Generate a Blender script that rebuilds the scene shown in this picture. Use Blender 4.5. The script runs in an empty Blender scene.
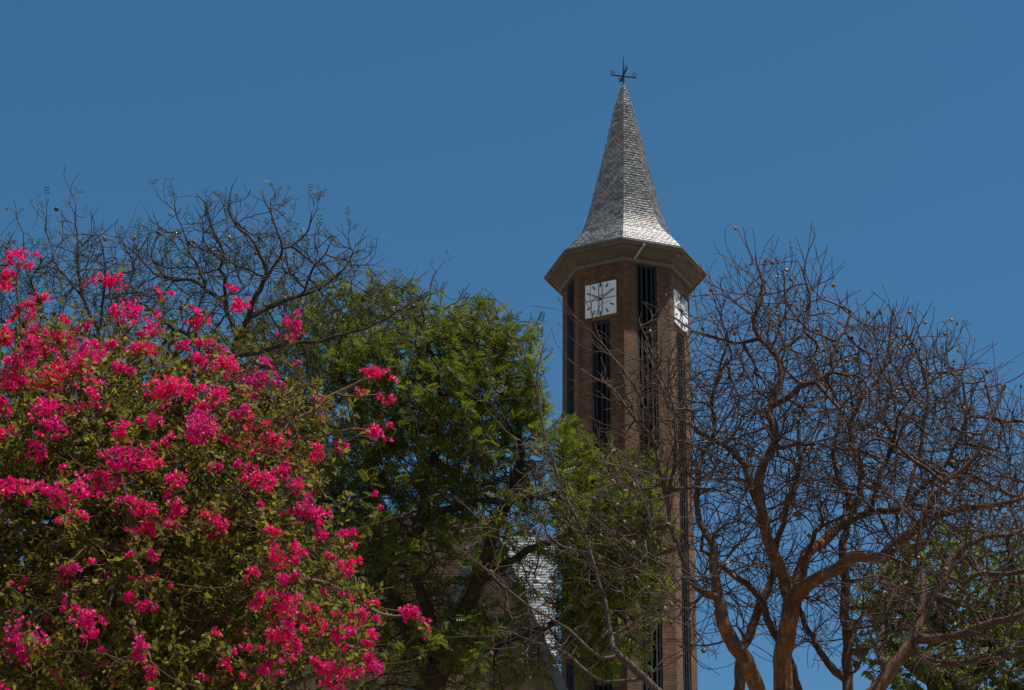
import bpy, math, random
import numpy as np
from mathutils import Matrix, Vector, Euler

rnd = random.Random(7)
rng = np.random.default_rng(11)
R = math.radians
scene = bpy.context.scene
col = scene.collection

# ------------------------------------------------------------------ camera
F_PX, W, H = 2400.0, 1024.0, 690.0
PITCH, ROLL = R(25.6), R(0.75)
CAM = Vector((0.0, 0.0, 1.6))
CAM_M = Matrix.Rotation(math.pi / 2 + PITCH, 3, 'X') @ Matrix.Rotation(ROLL, 3, 'Z')
cam_data = bpy.data.cameras.new('camera')
cam_data.sensor_width = 36.0
cam_data.lens = F_PX / W * 36.0
cam_data.clip_start = 0.1
cam_data.clip_end = 6000.0
cam = bpy.data.objects.new('camera', cam_data)
cam.matrix_world = Matrix.Translation(CAM) @ CAM_M.to_4x4()
col.objects.link(cam)
scene.camera = cam

# ------------------------------------------------------------------ sky and sun
SUN_EL, SUN_AZ = R(69), R(102)            # azimuth clockwise from +Y (the view axis) towards +X
world = bpy.data.worlds.new('World')
scene.world = world
world.use_nodes = True
wn = world.node_tree.nodes
bg = wn['Background']
sky = wn.new('ShaderNodeTexSky')
sky.sky_type = 'NISHITA'
sky.sun_disc = False
sky.sun_elevation = SUN_EL
sky.sun_rotation = SUN_AZ
sky.altitude = 1700.0
sky.air_density = 1.0
sky.dust_density = 0.1
sky.ozone_density = 1.2
hs = wn.new('ShaderNodeHueSaturation')          # deep, dry-air blue
hs.inputs['Saturation'].default_value = 1.24
hs.inputs['Hue'].default_value = 0.488
world.node_tree.links.new(sky.outputs['Color'], hs.inputs['Color'])
world.node_tree.links.new(hs.outputs['Color'], bg.inputs['Color'])
bg.inputs['Strength'].default_value = 0.079
sun_data = bpy.data.lights.new('sun', 'SUN')
sun_data.energy = 5.0
sun_data.angle = R(0.53)
sun_data.color = (1.0, 0.95, 0.87)
sun = bpy.data.objects.new('sun', sun_data)
sd = Vector((math.cos(SUN_EL) * math.sin(SUN_AZ), math.cos(SUN_EL) * math.cos(SUN_AZ), math.sin(SUN_EL)))
sun.rotation_euler = sd.to_track_quat('Z', 'Y').to_euler()
sun.location = (20, 0, 60)
col.objects.link(sun)
scene.view_settings.view_transform = 'Standard'
scene.view_settings.look = 'None'
scene.view_settings.gamma = 1.0
scene.view_settings.exposure = 0.35
scene.cycles.max_bounces = 5
scene.cycles.diffuse_bounces = 3
scene.cycles.filter_width = 1.5

# ------------------------------------------------------------------ helpers
def at(px, py, Y):
    """The point of the vertical plane at distance Y that is seen towards a direction."""
    d = CAM_M @ Vector(((px - W / 2) / F_PX, (H / 2 - py) / F_PX, -1.0))
    return CAM + d * (Y / d.y)

_axes = np.array(CAM_M)
def at_np(px, py, Y):
    v = np.stack([(px - W / 2) / F_PX, (H / 2 - py) / F_PX, -np.ones_like(px)], 1)
    d = v @ _axes.T
    return np.array(CAM)[None, :] + d * (Y / d[:, 1])[:, None]

def mpp(Y):
    """Metres per pixel at distance Y."""
    return Y / math.cos(PITCH) / F_PX

def mesh_np(name, V, Fq, mat=None, parent=None, smooth=False, attrs=None, uv=None, base=None):
    """Link one mesh made of quads (numpy arrays)."""
    V = np.asarray(V, dtype=np.float32)
    Fq = np.asarray(Fq, dtype=np.int32)
    if base is not None:
        V = V - np.array(base, dtype=np.float32)[None, :]
    k = Fq.shape[1]
    me = bpy.data.meshes.new(name)
    me.vertices.add(len(V)); me.vertices.foreach_set('co', V.ravel())
    me.loops.add(Fq.size); me.loops.foreach_set('vertex_index', Fq.ravel())
    me.polygons.add(len(Fq))
    me.polygons.foreach_set('loop_start', np.arange(0, Fq.size, k, dtype=np.int32))
    if smooth:
        me.polygons.foreach_set('use_smooth', np.ones(len(Fq), dtype=bool))
    for an, av in (attrs or {}).items():
        a = me.attributes.new(an, 'FLOAT', 'POINT')
        a.data.foreach_set('value', np.asarray(av, dtype=np.float32))
    if uv is not None:
        l = me.uv_layers.new(name='UVMap')
        l.data.foreach_set('uv', np.asarray(uv, dtype=np.float32).ravel())
    me.update(calc_edges=True)
    if mat: me.materials.append(mat)
    o = bpy.data.objects.new(name, me)
    col.objects.link(o)
    if parent: o.parent = parent
    return o

class MB:
    """Collects faces (with planar uv in metres) into one mesh."""
    def __init__(s): s.v, s.f, s.uv = [], [], []
    def face(s, pts, uv=None):
        b = len(s.v); s.v += [tuple(p) for p in pts]; s.f.append(tuple(range(b, b + len(pts))))
        s.uv += uv if uv else [(p[0] + p[1], p[2]) for p in pts]
    def hexa(s, a, b, uvs=None):
        """a: four bottom points, b: four top points, both counter-clockwise from above."""
        s.face([a[3], a[2], a[1], a[0]]); s.face(b)
        for i in range(4):
            j = (i + 1) % 4
            s.face([a[i], a[j], b[j], b[i]], uvs[i] if uvs else None)
    def box(s, c, sx, sy, sz, m=None):
        m = m or Matrix.Identity(3)
        c = Vector(c)
        q = lambda x, y, z: c + m @ Vector((x * sx / 2, y * sy / 2, z * sz / 2))
        s.hexa([q(-1, -1, -1), q(1, -1, -1), q(1, 1, -1), q(-1, 1, -1)],
               [q(-1, -1, 1), q(1, -1, 1), q(1, 1, 1), q(-1, 1, 1)])
    def tube(s, pts, rad, n=8):
        prev = None
        pts = [Vector(p) for p in pts]
        for i, p in enumerate(pts):
            t = (pts[min(i + 1, len(pts) - 1)] - pts[max(i - 1, 0)]).normalized()
            ref = Vector((0, 0, 1)) if abs(t.z) < 0.9 else Vector((1, 0, 0))
            a = t.cross(ref).normalized(); b = t.cross(a)
            r = rad[i] if isinstance(rad, (list, tuple)) else rad
            ring = [p + a * r * math.cos(k * 2 * math.pi / n) + b * r * math.sin(k * 2 * math.pi / n) for k in range(n)]
            if prev:
                for k in range(n): s.face([prev[k], prev[(k + 1) % n], ring[(k + 1) % n], ring[k]])
            else: s.face(ring)
            prev = ring
        s.face(prev[::-1])
    def lathe(s, prof, n=8, a0=-math.pi / 2):
        for (r1, z1), (r2, z2) in zip(prof, prof[1:]):
            for k in range(n):
                A = a0 + 2 * math.pi * k / n; B = a0 + 2 * math.pi * (k + 1) / n
                p = [(r1 * math.cos(A), r1 * math.sin(A), z1), (r1 * math.cos(B), r1 * math.sin(B), z1),
                     (r2 * math.cos(B), r2 * math.sin(B), z2), (r2 * math.cos(A), r2 * math.sin(A), z2)]
                w = (2 * math.sin(math.pi / n))
                uv = [(k * 3, 0), (k * 3 + r1 * w, 0), (k * 3 + r2 * w, math.hypot(r2 - r1, z2 - z1)), (k * 3, math.hypot(r2 - r1, z2 - z1))]
                if r2 < 1e-4: p, uv = p[:3], uv[:3]
                s.face(p, uv)
    def build(s, name, mat, parent=None, smooth=False, loc=None):
        me = bpy.data.meshes.new(name)
        me.from_pydata(s.v, [], s.f)
        l = me.uv_layers.new(name='UVMap')
        l.data.foreach_set('uv', np.array(s.uv, dtype=np.float32).ravel())
        if smooth: me.polygons.foreach_set('use_smooth', [True] * len(s.f))
        me.update()
        me.materials.append(mat)
        o = bpy.data.objects.new(name, me); col.objects.link(o)
        if parent: o.parent = parent
        if loc is not None: o.location = loc
        return o

def thing(name, label, cat, loc, rz=0.0, group=None):
    o = bpy.data.objects.new(name, None); col.objects.link(o)
    o.empty_display_size = 0.5
    o.location = loc; o.rotation_euler = (0, 0, rz)
    o['label'] = label; o['category'] = cat
    if group: o['group'] = group
    return o

# ------------------------------------------------------------------ materials
def new_mat(name):
    m = bpy.data.materials.new(name); m.use_nodes = True
    nt = m.node_tree
    return m, nt, nt.nodes['Principled BSDF'], nt.nodes['Material Output']

def N(nt, t, **kw):
    n = nt.nodes.new(t)
    for k, v in kw.items(): setattr(n, k, v)
    return n

def ramp(nt, fac, stops, interp='LINEAR'):
    r = N(nt, 'ShaderNodeValToRGB'); cr = r.color_ramp; cr.interpolation = interp
    while len(cr.elements) < len(stops): cr.elements.new(0.5)
    for e, (p, c) in zip(cr.elements, stops): e.position = p; e.color = (*c, 1)
    nt.links.new(fac, r.inputs['Fac'])
    return r.outputs['Color']

def noise(nt, scale, detail=4, rough=0.6, coord='Object', vec=None):
    n = N(nt, 'ShaderNodeTexNoise'); n.inputs['Scale'].default_value = scale
    n.inputs['Detail'].default_value = detail; n.inputs['Roughness'].default_value = rough
    if vec is None:
        tc = N(nt, 'ShaderNodeTexCoord'); vec = tc.outputs[coord]
    nt.links.new(vec, n.inputs['Vector'])
    return n.outputs['Fac']

def mixc(nt, a, b, fac, mode='MIX'):
    m = N(nt, 'ShaderNodeMix', data_type='RGBA', blend_type=mode)
    for s, v in ((m.inputs['Factor'], fac), (m.inputs['A'], a), (m.inputs['B'], b)):
        if isinstance(v, (int, float)): s.default_value = v
        elif isinstance(v, tuple): s.default_value = (*v, 1)
        else: nt.links.new(v, s)
    return m.outputs['Result']

def plain(name, c, rough=0.6, nscale=6.0, var=0.25, metallic=0.0, spec=0.5):
    m, nt, b, out = new_mat(name)
    d = tuple(x * (1 - var) for x in c); l = tuple(min(1, x * (1 + var)) for x in c)
    nt.links.new(ramp(nt, noise(nt, nscale), [(0.3, d), (0.7, l)]), b.inputs['Base Color'])
    b.inputs['Roughness'].default_value = rough; b.inputs['Metallic'].default_value = metallic
    b.inputs['Specular IOR Level'].default_value = spec
    return m

def brick_mat(name, c1, c2, mortar):
    m, nt, b, out = new_mat(name)
    uv = N(nt, 'ShaderNodeUVMap')
    t = N(nt, 'ShaderNodeTexBrick'); nt.links.new(uv.outputs['UV'], t.inputs['Vector'])
    for k, v in (('Scale', 1.0), ('Mortar Size', 0.009), ('Mortar Smooth', 0.3), ('Brick Width', 0.235), ('Row Height', 0.085)):
        t.inputs[k].default_value = v
    t.inputs['Color1'].default_value = (*c1, 1); t.inputs['Color2'].default_value = (*c2, 1); t.inputs['Mortar'].default_value = (*mortar, 1)
    n1 = noise(nt, 0.9, 6, 0.65)
    c = mixc(nt, t.outputs['Color'], ramp(nt, n1, [(0.3, (0.72, 0.68, 0.66)), (0.7, (1.12, 1.08, 1.0))]), 1.0, 'MULTIPLY')
    mp = N(nt, 'ShaderNodeMapping'); mp.inputs['Scale'].default_value = (3.0, 0.18, 1.0)
    nt.links.new(uv.outputs['UV'], mp.inputs['Vector'])
    n2 = noise(nt, 1.0, 5, 0.6, vec=mp.outputs['Vector'])
    c = mixc(nt, c, ramp(nt, n2, [(0.33, (0.55, 0.54, 0.54)), (0.6, (1.1, 1.07, 1.03))]), 0.9, 'MULTIPLY')
    nt.links.new(c, b.inputs['Base Color'])
    b.inputs['Roughness'].default_value = 0.85
    bp = N(nt, 'ShaderNodeBump'); bp.inputs['Strength'].default_value = 0.5; bp.inputs['Distance'].default_value = 0.01
    inv = N(nt, 'ShaderNodeMath', operation='SUBTRACT'); inv.inputs[0].default_value = 1.0
    nt.links.new(t.outputs['Fac'], inv.inputs[1]); nt.links.new(inv.outputs[0], bp.inputs['Height'])
    nt.links.new(bp.outputs['Normal'], b.inputs['Normal'])
    return m

def attr_mat(name, stops, rough=0.5, spec=0.5, transl=0.0, attr='rnd', nz=0.0, tcol=None):
    m, nt, b, out = new_mat(name)
    a = N(nt, 'ShaderNodeAttribute', attribute_name=attr)
    c = ramp(nt, a.outputs['Fac'], stops)
    if nz:
        c = mixc(nt, c, ramp(nt, noise(nt, nz), [(0.3, (0.7, 0.7, 0.7)), (0.7, (1.15, 1.15, 1.15))]), 1.0, 'MULTIPLY')
    nt.links.new(c, b.inputs['Base Color'])
    b.inputs['Roughness'].default_value = rough; b.inputs['Specular IOR Level'].default_value = spec
    if transl:
        tr = N(nt, 'ShaderNodeBsdfTranslucent'); mx = N(nt, 'ShaderNodeMixShader'); mx.inputs[0].default_value = transl
        nt.links.new(mixc(nt, c, tcol or (1, 1, 1), 1.0, 'MULTIPLY'), tr.inputs['Color'])
        nt.links.new(b.outputs[0], mx.inputs[1]); nt.links.new(tr.outputs[0], mx.inputs[2])
        nt.links.new(mx.outputs[0], out.inputs['Surface'])
    return m

M = {}
M['brick'] = brick_mat('tower_brick', (0.085, 0.034, 0.011), (0.17, 0.076, 0.026), (0.14, 0.096, 0.063))
M['church_brick'] = brick_mat('church_brick', (0.16, 0.085, 0.045), (0.21, 0.11, 0.06), (0.18, 0.14, 0.11))
M['slate'] = attr_mat('slate', [(0.0, (0.09, 0.095, 0.11)), (0.35, (0.2, 0.205, 0.215)), (0.66, (0.34, 0.335, 0.33)),
                                (0.78, (0.26, 0.23, 0.19)), (0.86, (0.24, 0.11, 0.04)), (1.0, (0.36, 0.2, 0.08))], rough=0.54, spec=1.0, nz=9.0)
M['lead'] = plain('lead_flashing', (0.12, 0.105, 0.09), 0.75)
M['soffit'] = plain('painted_concrete', (0.08, 0.069, 0.052), 0.8, 3.0, 0.2)
M['fascia'] = plain('weathered_fascia', (0.11, 0.10, 0.082), 0.7, 5.0, 0.2)
M['louvre'] = plain('dark_louvre_metal', (0.006, 0.006, 0.008), 0.7, 3.0, 0.2)
M['dial'] = plain('white_dial_enamel', (0.78, 0.79, 0.80), 0.45, 2.5, 0.07)
M['black'] = plain('black_paint', (0.015, 0.015, 0.018), 0.5)
M['hand'] = plain('grey_hand_metal', (0.22, 0.23, 0.24), 0.5)
M['iron'] = plain('wrought_iron', (0.008, 0.008, 0.01), 0.8)
M['pipe'] = plain('pale_pipe', (0.3, 0.28, 0.24), 0.6)
M['barge'] = plain('blue_grey_bargeboard', (0.03, 0.036, 0.045), 0.6)
M['glass'] = plain('dark_window_glass', (0.02, 0.025, 0.03), 0.1)
M['pod'] = None

def bark_mat(name, thin, thick, pale, nsc=7.0):
    """thick: bark of the limbs, thin: bark of the twigs, mixed by the branch's own radius."""
    m, nt, b, out = new_mat(name)
    a = N(nt, 'ShaderNodeAttribute', attribute_name='thick')
    f = noise(nt, nsc, 6, 0.7)
    mp = N(nt, 'ShaderNodeMapping'); mp.inputs['Scale'].default_value = (5, 5, 1.2)
    tc = N(nt, 'ShaderNodeTexCoord'); nt.links.new(tc.outputs['Object'], mp.inputs['Vector'])
    g = noise(nt, 5.0, 5, 0.7, vec=mp.outputs['Vector'])
    tk = mixc(nt, thick, pale, ramp(nt, f, [(0.54, (0, 0, 0)), (0.64, (1, 1, 1))]))
    tk = mixc(nt, tk, tuple(x * 0.45 for x in thin), ramp(nt, noise(nt, 2.6, 7, 0.75), [(0.5, (0, 0, 0)), (0.62, (0.6, 0.6, 0.6))]))
    tk = mixc(nt, tk, ramp(nt, g, [(0.3, (0.35, 0.33, 0.32)), (0.62, (1.1, 1.1, 1.1))]), 1.0, 'MULTIPLY')
    tn = mixc(nt, thin, ramp(nt, f, [(0.3, (0.6, 0.6, 0.6)), (0.7, (1.5, 1.5, 1.5))]), 1.0, 'MULTIPLY')
    c = mixc(nt, tn, tk, ramp(nt, a.outputs['Fac'], [(0.3, (0, 0, 0)), (0.85, (1, 1, 1))]))
    nt.links.new(c, b.inputs['Base Color'])
    b.inputs['Roughness'].default_value = 0.85; b.inputs['Specular IOR Level'].default_value = 0.25
    bp = N(nt, 'ShaderNodeBump'); bp.inputs['Strength'].default_value = 1.0; bp.inputs['Distance'].default_value = 0.03
    nt.links.new(g, bp.inputs['Height']); nt.links.new(bp.outputs['Normal'], b.inputs['Normal'])
    return m

M['bark_orange'] = bark_mat('jacaranda_bark', (0.085, 0.049, 0.035), (0.26, 0.105, 0.042), (0.40, 0.21, 0.12))
M['bark_dark'] = bark_mat('dark_bark', (0.045, 0.037, 0.03), (0.09, 0.05, 0.032), (0.16, 0.10, 0.07))
M['bark_grey'] = bark_mat('grey_bark', (0.10, 0.068, 0.055), (0.13, 0.085, 0.065), (0.22, 0.16, 0.13))
M['stem'] = bark_mat('bougainvillea_stem', (0.13, 0.065, 0.038), (0.16, 0.11, 0.075), (0.26, 0.2, 0.15))
M['leaf_green'] = attr_mat('jacaranda_leaf', [(0.0, (0.065, 0.085, 0.008)), (0.5, (0.12, 0.145, 0.016)), (1.0, (0.21, 0.23, 0.03))], 0.55, 0.3, 0.5, tcol=(1.0, 1.0, 0.6))
M['leaf_bud'] = attr_mat('young_leaf', [(0.0, (0.035, 0.05, 0.01)), (1.0, (0.09, 0.11, 0.02))], 0.6, 0.3, 0.3)
M['leaf_far'] = attr_mat('broad_leaf', [(0.0, (0.07, 0.1, 0.01)), (0.6, (0.13, 0.18, 0.022)), (1.0, (0.2, 0.25, 0.04))], 0.6, 0.4, 0.35)
M['leaf_boug'] = attr_mat('bougainvillea_leaf', [(0.0, (0.065, 0.06, 0.007)), (0.45, (0.14, 0.132, 0.014)), (0.8, (0.26, 0.24, 0.03)), (0.93, (0.3, 0.27, 0.09)), (1.0, (0.3, 0.17, 0.06))], 0.65, 0.2, 0.55)
M['bract'] = attr_mat('bougainvillea_bract', [(0.0, (0.6, 0.006, 0.2)), (0.3, (0.84, 0.008, 0.24)), (0.62, (0.88, 0.010, 0.16)), (0.85, (0.85, 0.018, 0.06)), (0.95, (0.8, 0.08, 0.3)), (1.0, (0.85, 0.6, 0.5))], 0.55, 0.3, 0.35)
def pod_mat():
    m, nt, b, out = new_mat('seed_pod_husk')
    oi = N(nt, 'ShaderNodeObjectInfo')
    c = ramp(nt, oi.outputs['Random'], [(0.0, (0.04, 0.016, 0.01)), (0.6, (0.12, 0.05, 0.026)), (0.88, (0.26, 0.13, 0.07)), (1.0, (0.36, 0.23, 0.16))])
    nt.links.new(c, b.inputs['Base Color']); b.inputs['Roughness'].default_value = 0.6
    return m
M['pod'] = pod_mat()
def ground_mat():
    m, nt, b, out = new_mat('dry_ground')
    c = ramp(nt, noise(nt, 0.25, 8, 0.65), [(0.3, (0.10, 0.085, 0.04)), (0.5, (0.2, 0.15, 0.09)), (0.7, (0.26, 0.2, 0.13))])
    c = mixc(nt, c, ramp(nt, noise(nt, 12, 6, 0.7), [(0.3, (0.6, 0.6, 0.6)), (0.7, (1.2, 1.2, 1.2))]), 1.0, 'MULTIPLY')
    nt.links.new(c, b.inputs['Base Color']); b.inputs['Roughness'].default_value = 0.95
    return m
M['ground'] = ground_mat()

# ------------------------------------------------------------------ ground
g = MB(); n = 24; S = 3000
for i in range(n):
    for j in range(n):
        f = lambda k: (abs(2 * k / n - 1) ** 2.2) * math.copysign(1, 2 * k / n - 1) * S
        g.face([(f(i), f(j), 0), (f(i + 1), f(j), 0), (f(i + 1), f(j + 1), 0), (f(i), f(j + 1), 0)])
o = g.build('ground', M['ground']); o['kind'] = 'structure'

# ------------------------------------------------------------------ church tower
RB = 2.0                                   # corner radius of the brick shaft
YT = RB * F_PX / 64.0 * 0.9045              # distance of its axis
ax = at(625.5, 280, YT)
TX = ax.x
zpx = lambda py: at(625, py, YT).z
Z_IN, Z_OUT = zpx(290), zpx(275.5)         # inner and outer edge of the eaves
RO = RB * 82.0 / 64.0
tower_rz = -math.atan2(TX, YT) - R(1.7)
tower = thing('church_tower', 'tall octagonal brick church tower with square clocks and grey slate spire', 'tower', (TX, YT, 0), tower_rz)
def octv(k, r): 
    a = -math.pi / 2 + k * math.pi / 4
    return Vector((r * math.cos(a), r * math.sin(a), 0))
SIDE = 2 * RB * math.sin(math.pi / 8)
TH = 0.32
def face_frame(k):
    a, b = octv(k, RB), octv(k + 1, RB)
    d = (b - a).normalized(); nrm = Vector((d.y, -d.x, 0))
    return a, d, nrm
def Zv(z): return Vector((0, 0, z))
shaft = MB()
Z_SLIT_TOP = zpx(344)                      # top of the slits under the clocks
SLIT_BOTTOM = 3.0
ap = RB * math.cos(math.pi / 8)
for k in range(8):
    a, d, nrm = face_frame(k)
    sw = 0.66 if k % 2 == 0 else 0.61
    u1, u2 = (SIDE - sw) / 2, (SIDE + sw) / 2
    ztop = Z_IN + 0.05 if k % 2 == 0 else Z_SLIT_TOP
    def pier(ua, ub, z0, z1, mitre_a=False, mitre_b=False):
        m = TH * math.tan(math.pi / 8)
        pa, pb = a + d * ua, a + d * ub
        ia = pa - nrm * TH + (d * m if mitre_a else Vector()); ib = pb - nrm * TH - (d * m if mitre_b else Vector())
        ua_, ub_ = k * 1.645 + ua, k * 1.645 + ub
        uvf = [(ua_, z0), (ub_, z0), (ub_, z1), (ua_, z1)]
        uvs = [(0.1, z0), (0.1 + TH, z0), (0.1 + TH, z1), (0.1, z1)]
        shaft.hexa([pa + Zv(z0), pb + Zv(z0), ib + Zv(z0), ia + Zv(z0)], [pa + Zv(z1), pb + Zv(z1), ib + Zv(z1), ia + Zv(z1)], [uvf, uvs, uvf, uvs])
    zt = Z_IN + 0.05
    pier(0, u1, 0, zt, mitre_a=True); pier(u2, SIDE, 0, zt, mitre_b=True)
    pier(u1, u2, 0, SLIT_BOTTOM)
    if k % 2: pier(u1, u2, ztop, zt)
shaft.build('shaft', M['brick'], tower)
# louvre screens set in the slits: a frame, tall fins and small cross rails
for k in range(8):
    a, d, nrm = face_frame(k)
    sw = (0.66 if k % 2 == 0 else 0.61) - 0.006
    zt = (Z_IN + 0.02) if k % 2 == 0 else Z_SLIT_TOP - 0.003
    lm = MB(); rot = Matrix((d, nrm, Vector((0, 0, 1)))).transposed()
    z0 = SLIT_BOTTOM + 0.003; hz = zt - z0
    c0 = a + d * (SIDE / 2) - nrm * 0.13
    for s in (-1, 1): lm.box(c0 + d * s * (sw / 2 - 0.035) + Zv(z0 + hz / 2), 0.07, 0.2, hz, rot)
    lm.box(c0 + Zv(zt - 0.06), sw - 0.142, 0.2, 0.12, rot)
    for q in (-0.167, 0.0, 0.167):
        lm.box(c0 + d * q + Zv(z0 + (hz - 0.122) / 2), 0.055, 0.22, hz - 0.122, rot)
    nz = int(hz / 0.3)
    for i in range(nz):
        for q in (-0.222, -0.083, 0.083, 0.222):
            if i % 6 == 0: lm.box(c0 - nrm * 0.04 + d * q + Zv(z0 + 0.15 + i * 0.3), 0.07, 0.03, 0.05, rot)
    for q in (-0.222, 0.222):
        lm.box(c0 + d * q - nrm * 0.09 + Zv(z0 + hz / 2 - 0.07), 0.054, 0.02, hz - 0.15, rot)
    lm.build('louvre', M['louvre'], tower)
for zf in (12.0, 24.0, 36.0):
    fl = MB(); fl.lathe([(0.01, zf), (RB - TH - 0.08, zf), (RB - TH - 0.08, zf + 0.2), (0.01, zf + 0.2)])
    fl.build('internal_floor', M['soffit'], tower)
# eaves
e = MB()
e.lathe([(RB - 0.2, Z_IN - 0.02), (RB + 0.10, Z_IN - 0.02), (RB + 0.13, Z_IN + 0.02), (RB + 0.13, Z_IN + 0.1)])
e.build('cornice_moulding', M['fascia'], tower)
e = MB()
DZ = Z_OUT - Z_IN
e.lathe([(RB + 0.02, Z_IN + 0.07), (RO - 0.10, Z_IN + DZ - 0.10), (RO - 0.10, Z_OUT - 0.02), (0.3, Z_OUT - 0.03)])
e.build('soffit', M['soffit'], tower)
e = MB()
e.lathe([(RO - 0.104, Z_OUT - 0.13), (RO - 0.03, Z_OUT - 0.13), (RO - 0.03, Z_OUT - 0.055), (RO + 0.03, Z_OUT - 0.05), (RO + 0.03, Z_OUT + 0.02), (RO - 0.05, Z_OUT + 0.03), (RO - 0.08, Z_OUT - 0.01)])
e.build('gutter_fascia', M['fascia'], tower)
# drain pipe on the soffit above the front louvre
a, d, nrm = face_frame(0)
p1 = a + d * (SIDE * 0.32) + nrm * 0.56 + Zv(Z_OUT - 0.12); p0 = a + d * (SIDE * 0.2) + nrm * 0.16 + Zv(Z_IN + 0.04)
e = MB(); e.tube([p1, p0], 0.038, 10); e.build('drain_pipe', M['pipe'], tower)
# spire: radius in metres by picture height of its silhouette
prof_px = [(275.0, 81.0), (263, 70), (252, 58), (242, 50), (235, 45.8), (228, 42.4), (215, 37.8), (193, 32), (165, 24.3), (137, 17.3), (109, 10.3), (92, 4.2), (85, 1.2)]
prof = [(r / 64.0 * RB, zpx(y) + 0.02) for y, r in prof_px]
sh = MB(); sh.lathe([(max(0.01, r - 0.03), z) for r, z in prof]); sh.build('spire_sheathing', M['lead'], tower)
fine = []
for (r1, z1), (r2, z2) in zip(prof, prof[1:]):
    fine += [(r1 + (r2 - r1) * i / 40, z1 + (z2 - z1) * i / 40) for i in range(40)]
fine.append(prof[-1])
rows = [fine[0]]; acc = 0
for p, q in zip(fine, fine[1:]):
    acc += math.hypot(q[0] - p[0], q[1] - p[1])
    if acc >= 0.10: rows.append(q); acc = 0
SV, SF, SA = [], [], []
for i in range(len(rows) - 1):
    r1, z1 = rows[i]; r2, z2 = rows[i + 1]
    if r2 < 0.06: break
    for k in range(8):
        A1, B1, A2, B2 = octv(k, r1), octv(k + 1, r1), octv(k, r2), octv(k + 1, r2)
        nf = (B1 - A1).cross(A2 + Zv(z2) - A1 - Zv(z1)).normalized()
        ln = (B1 - A1).length; ns = max(1, round(ln / 0.17)); off = 0.5 * (i % 2)
        edges = [0.0] + [(j + off) / ns for j in range(0 if off else 1, ns)] + [1.0]
        for ea, eb in zip(edges, edges[1:]):
            if eb - ea < 1e-4: continue
            gp = 0.009 / ln
            ea2, eb2 = ea + (gp if ea > 0 else 0), eb - (gp if eb < 1 else 0)
            lift = rnd.uniform(0.003, 0.008); tw = rnd.uniform(-0.006, 0.006); drop = rnd.uniform(-0.012, 0.02)
            low = (A1 - A2 + Zv(z1 - z2)); 
            b0 = A1.lerp(B1, ea2) + Zv(z1) + nf * (lift + tw) + low * (0.1 + drop)
            b1 = A1.lerp(B1, eb2) + Zv(z1) + nf * (lift - tw) + low * (0.1 + drop)
            tt = rnd.uniform(-0.003, 0.004); t1 = A2.lerp(B2, eb2) + Zv(z2) + nf * (lift - .002 + tt); t0 = A2.lerp(B2, ea2) + Zv(z2) + nf * (lift - .002 + tt)
            n0 = len(SV)
            SV += [b0, b1, t1, t0, b0 - nf * 0.004, b1 - nf * 0.004]
            SF += [(n0, n0 + 1, n0 + 2, n0 + 3), (n0 + 4, n0 + 5, n0 + 1, n0)]
            c = rnd.random()
            c = rnd.uniform(0, 0.74) if c < 0.88 else rnd.uniform(0.74, 1.0)
            SA += [c] * 6
mesh_np('slate_cladding', [tuple(v) for v in SV], SF, M['slate'], tower, attrs={'rnd': SA})
cp = MB(); ztip = prof[-1][1]
cp.lathe([(0.085, zpx(89.5)), (0.045, zpx(86)), (0.04, zpx(84)), (0.01, zpx(83))], 8)
cp.build('finial_cap', M['lead'], tower)
# weather vane: a spike and two crossed arms with their compass letters
vz = zpx(83.5)
vane = MB(); vane.tube([(0, 0, vz - 0.1), (0, 0, vz + 0.5), (0, 0, zpx(57))], [0.035, 0.028, 0.012], 8)
vo = vane.build('weather_vane', M['iron'], tower)
za = zpx(76.2)
yaw = R(16)
for nm, an in (('crossbar', yaw), ('crossbar', yaw + math.pi / 2)):
    b = MB(); dv = Vector((math.cos(an), math.sin(an), 0))
    b.tube([dv * -0.44 + Zv(za + (0 if an == yaw else 0.05)), dv * 0.44 + Zv(za + (0 if an == yaw else 0.05))], 0.03, 8)
    b.build(nm, M['iron'], vo)
def glyph(ch, pos, an):
    cu = bpy.data.curves.new('compass_letter', 'FONT'); cu.body = ch; cu.size = 0.2; cu.extrude = 0.012; cu.align_x = 'CENTER'
    cu.materials.append(M['iron'])
    t = bpy.data.objects.new('tmp', cu); col.objects.link(t)
    bpy.context.view_layer.update()
    me = bpy.data.meshes.new_from_object(t.evaluated_get(bpy.context.evaluated_depsgraph_get()))
    bpy.data.objects.remove(t)
    o = bpy.data.objects.new('compass_letter', me); col.objects.link(o); o.parent = vo
    o.location = pos; o.rotation_euler = (math.pi / 2, 0, an)
for ch, s, an in (('W', -1, yaw), ('O', 1, yaw), ('S', -1, yaw + math.pi / 2), ('N', 1, yaw + math.pi / 2)):
    dv = Vector((math.cos(an), math.sin(an), 0))
    glyph(ch, dv * (0.37 * s) + Zv(za + 0.03), yaw)
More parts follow.
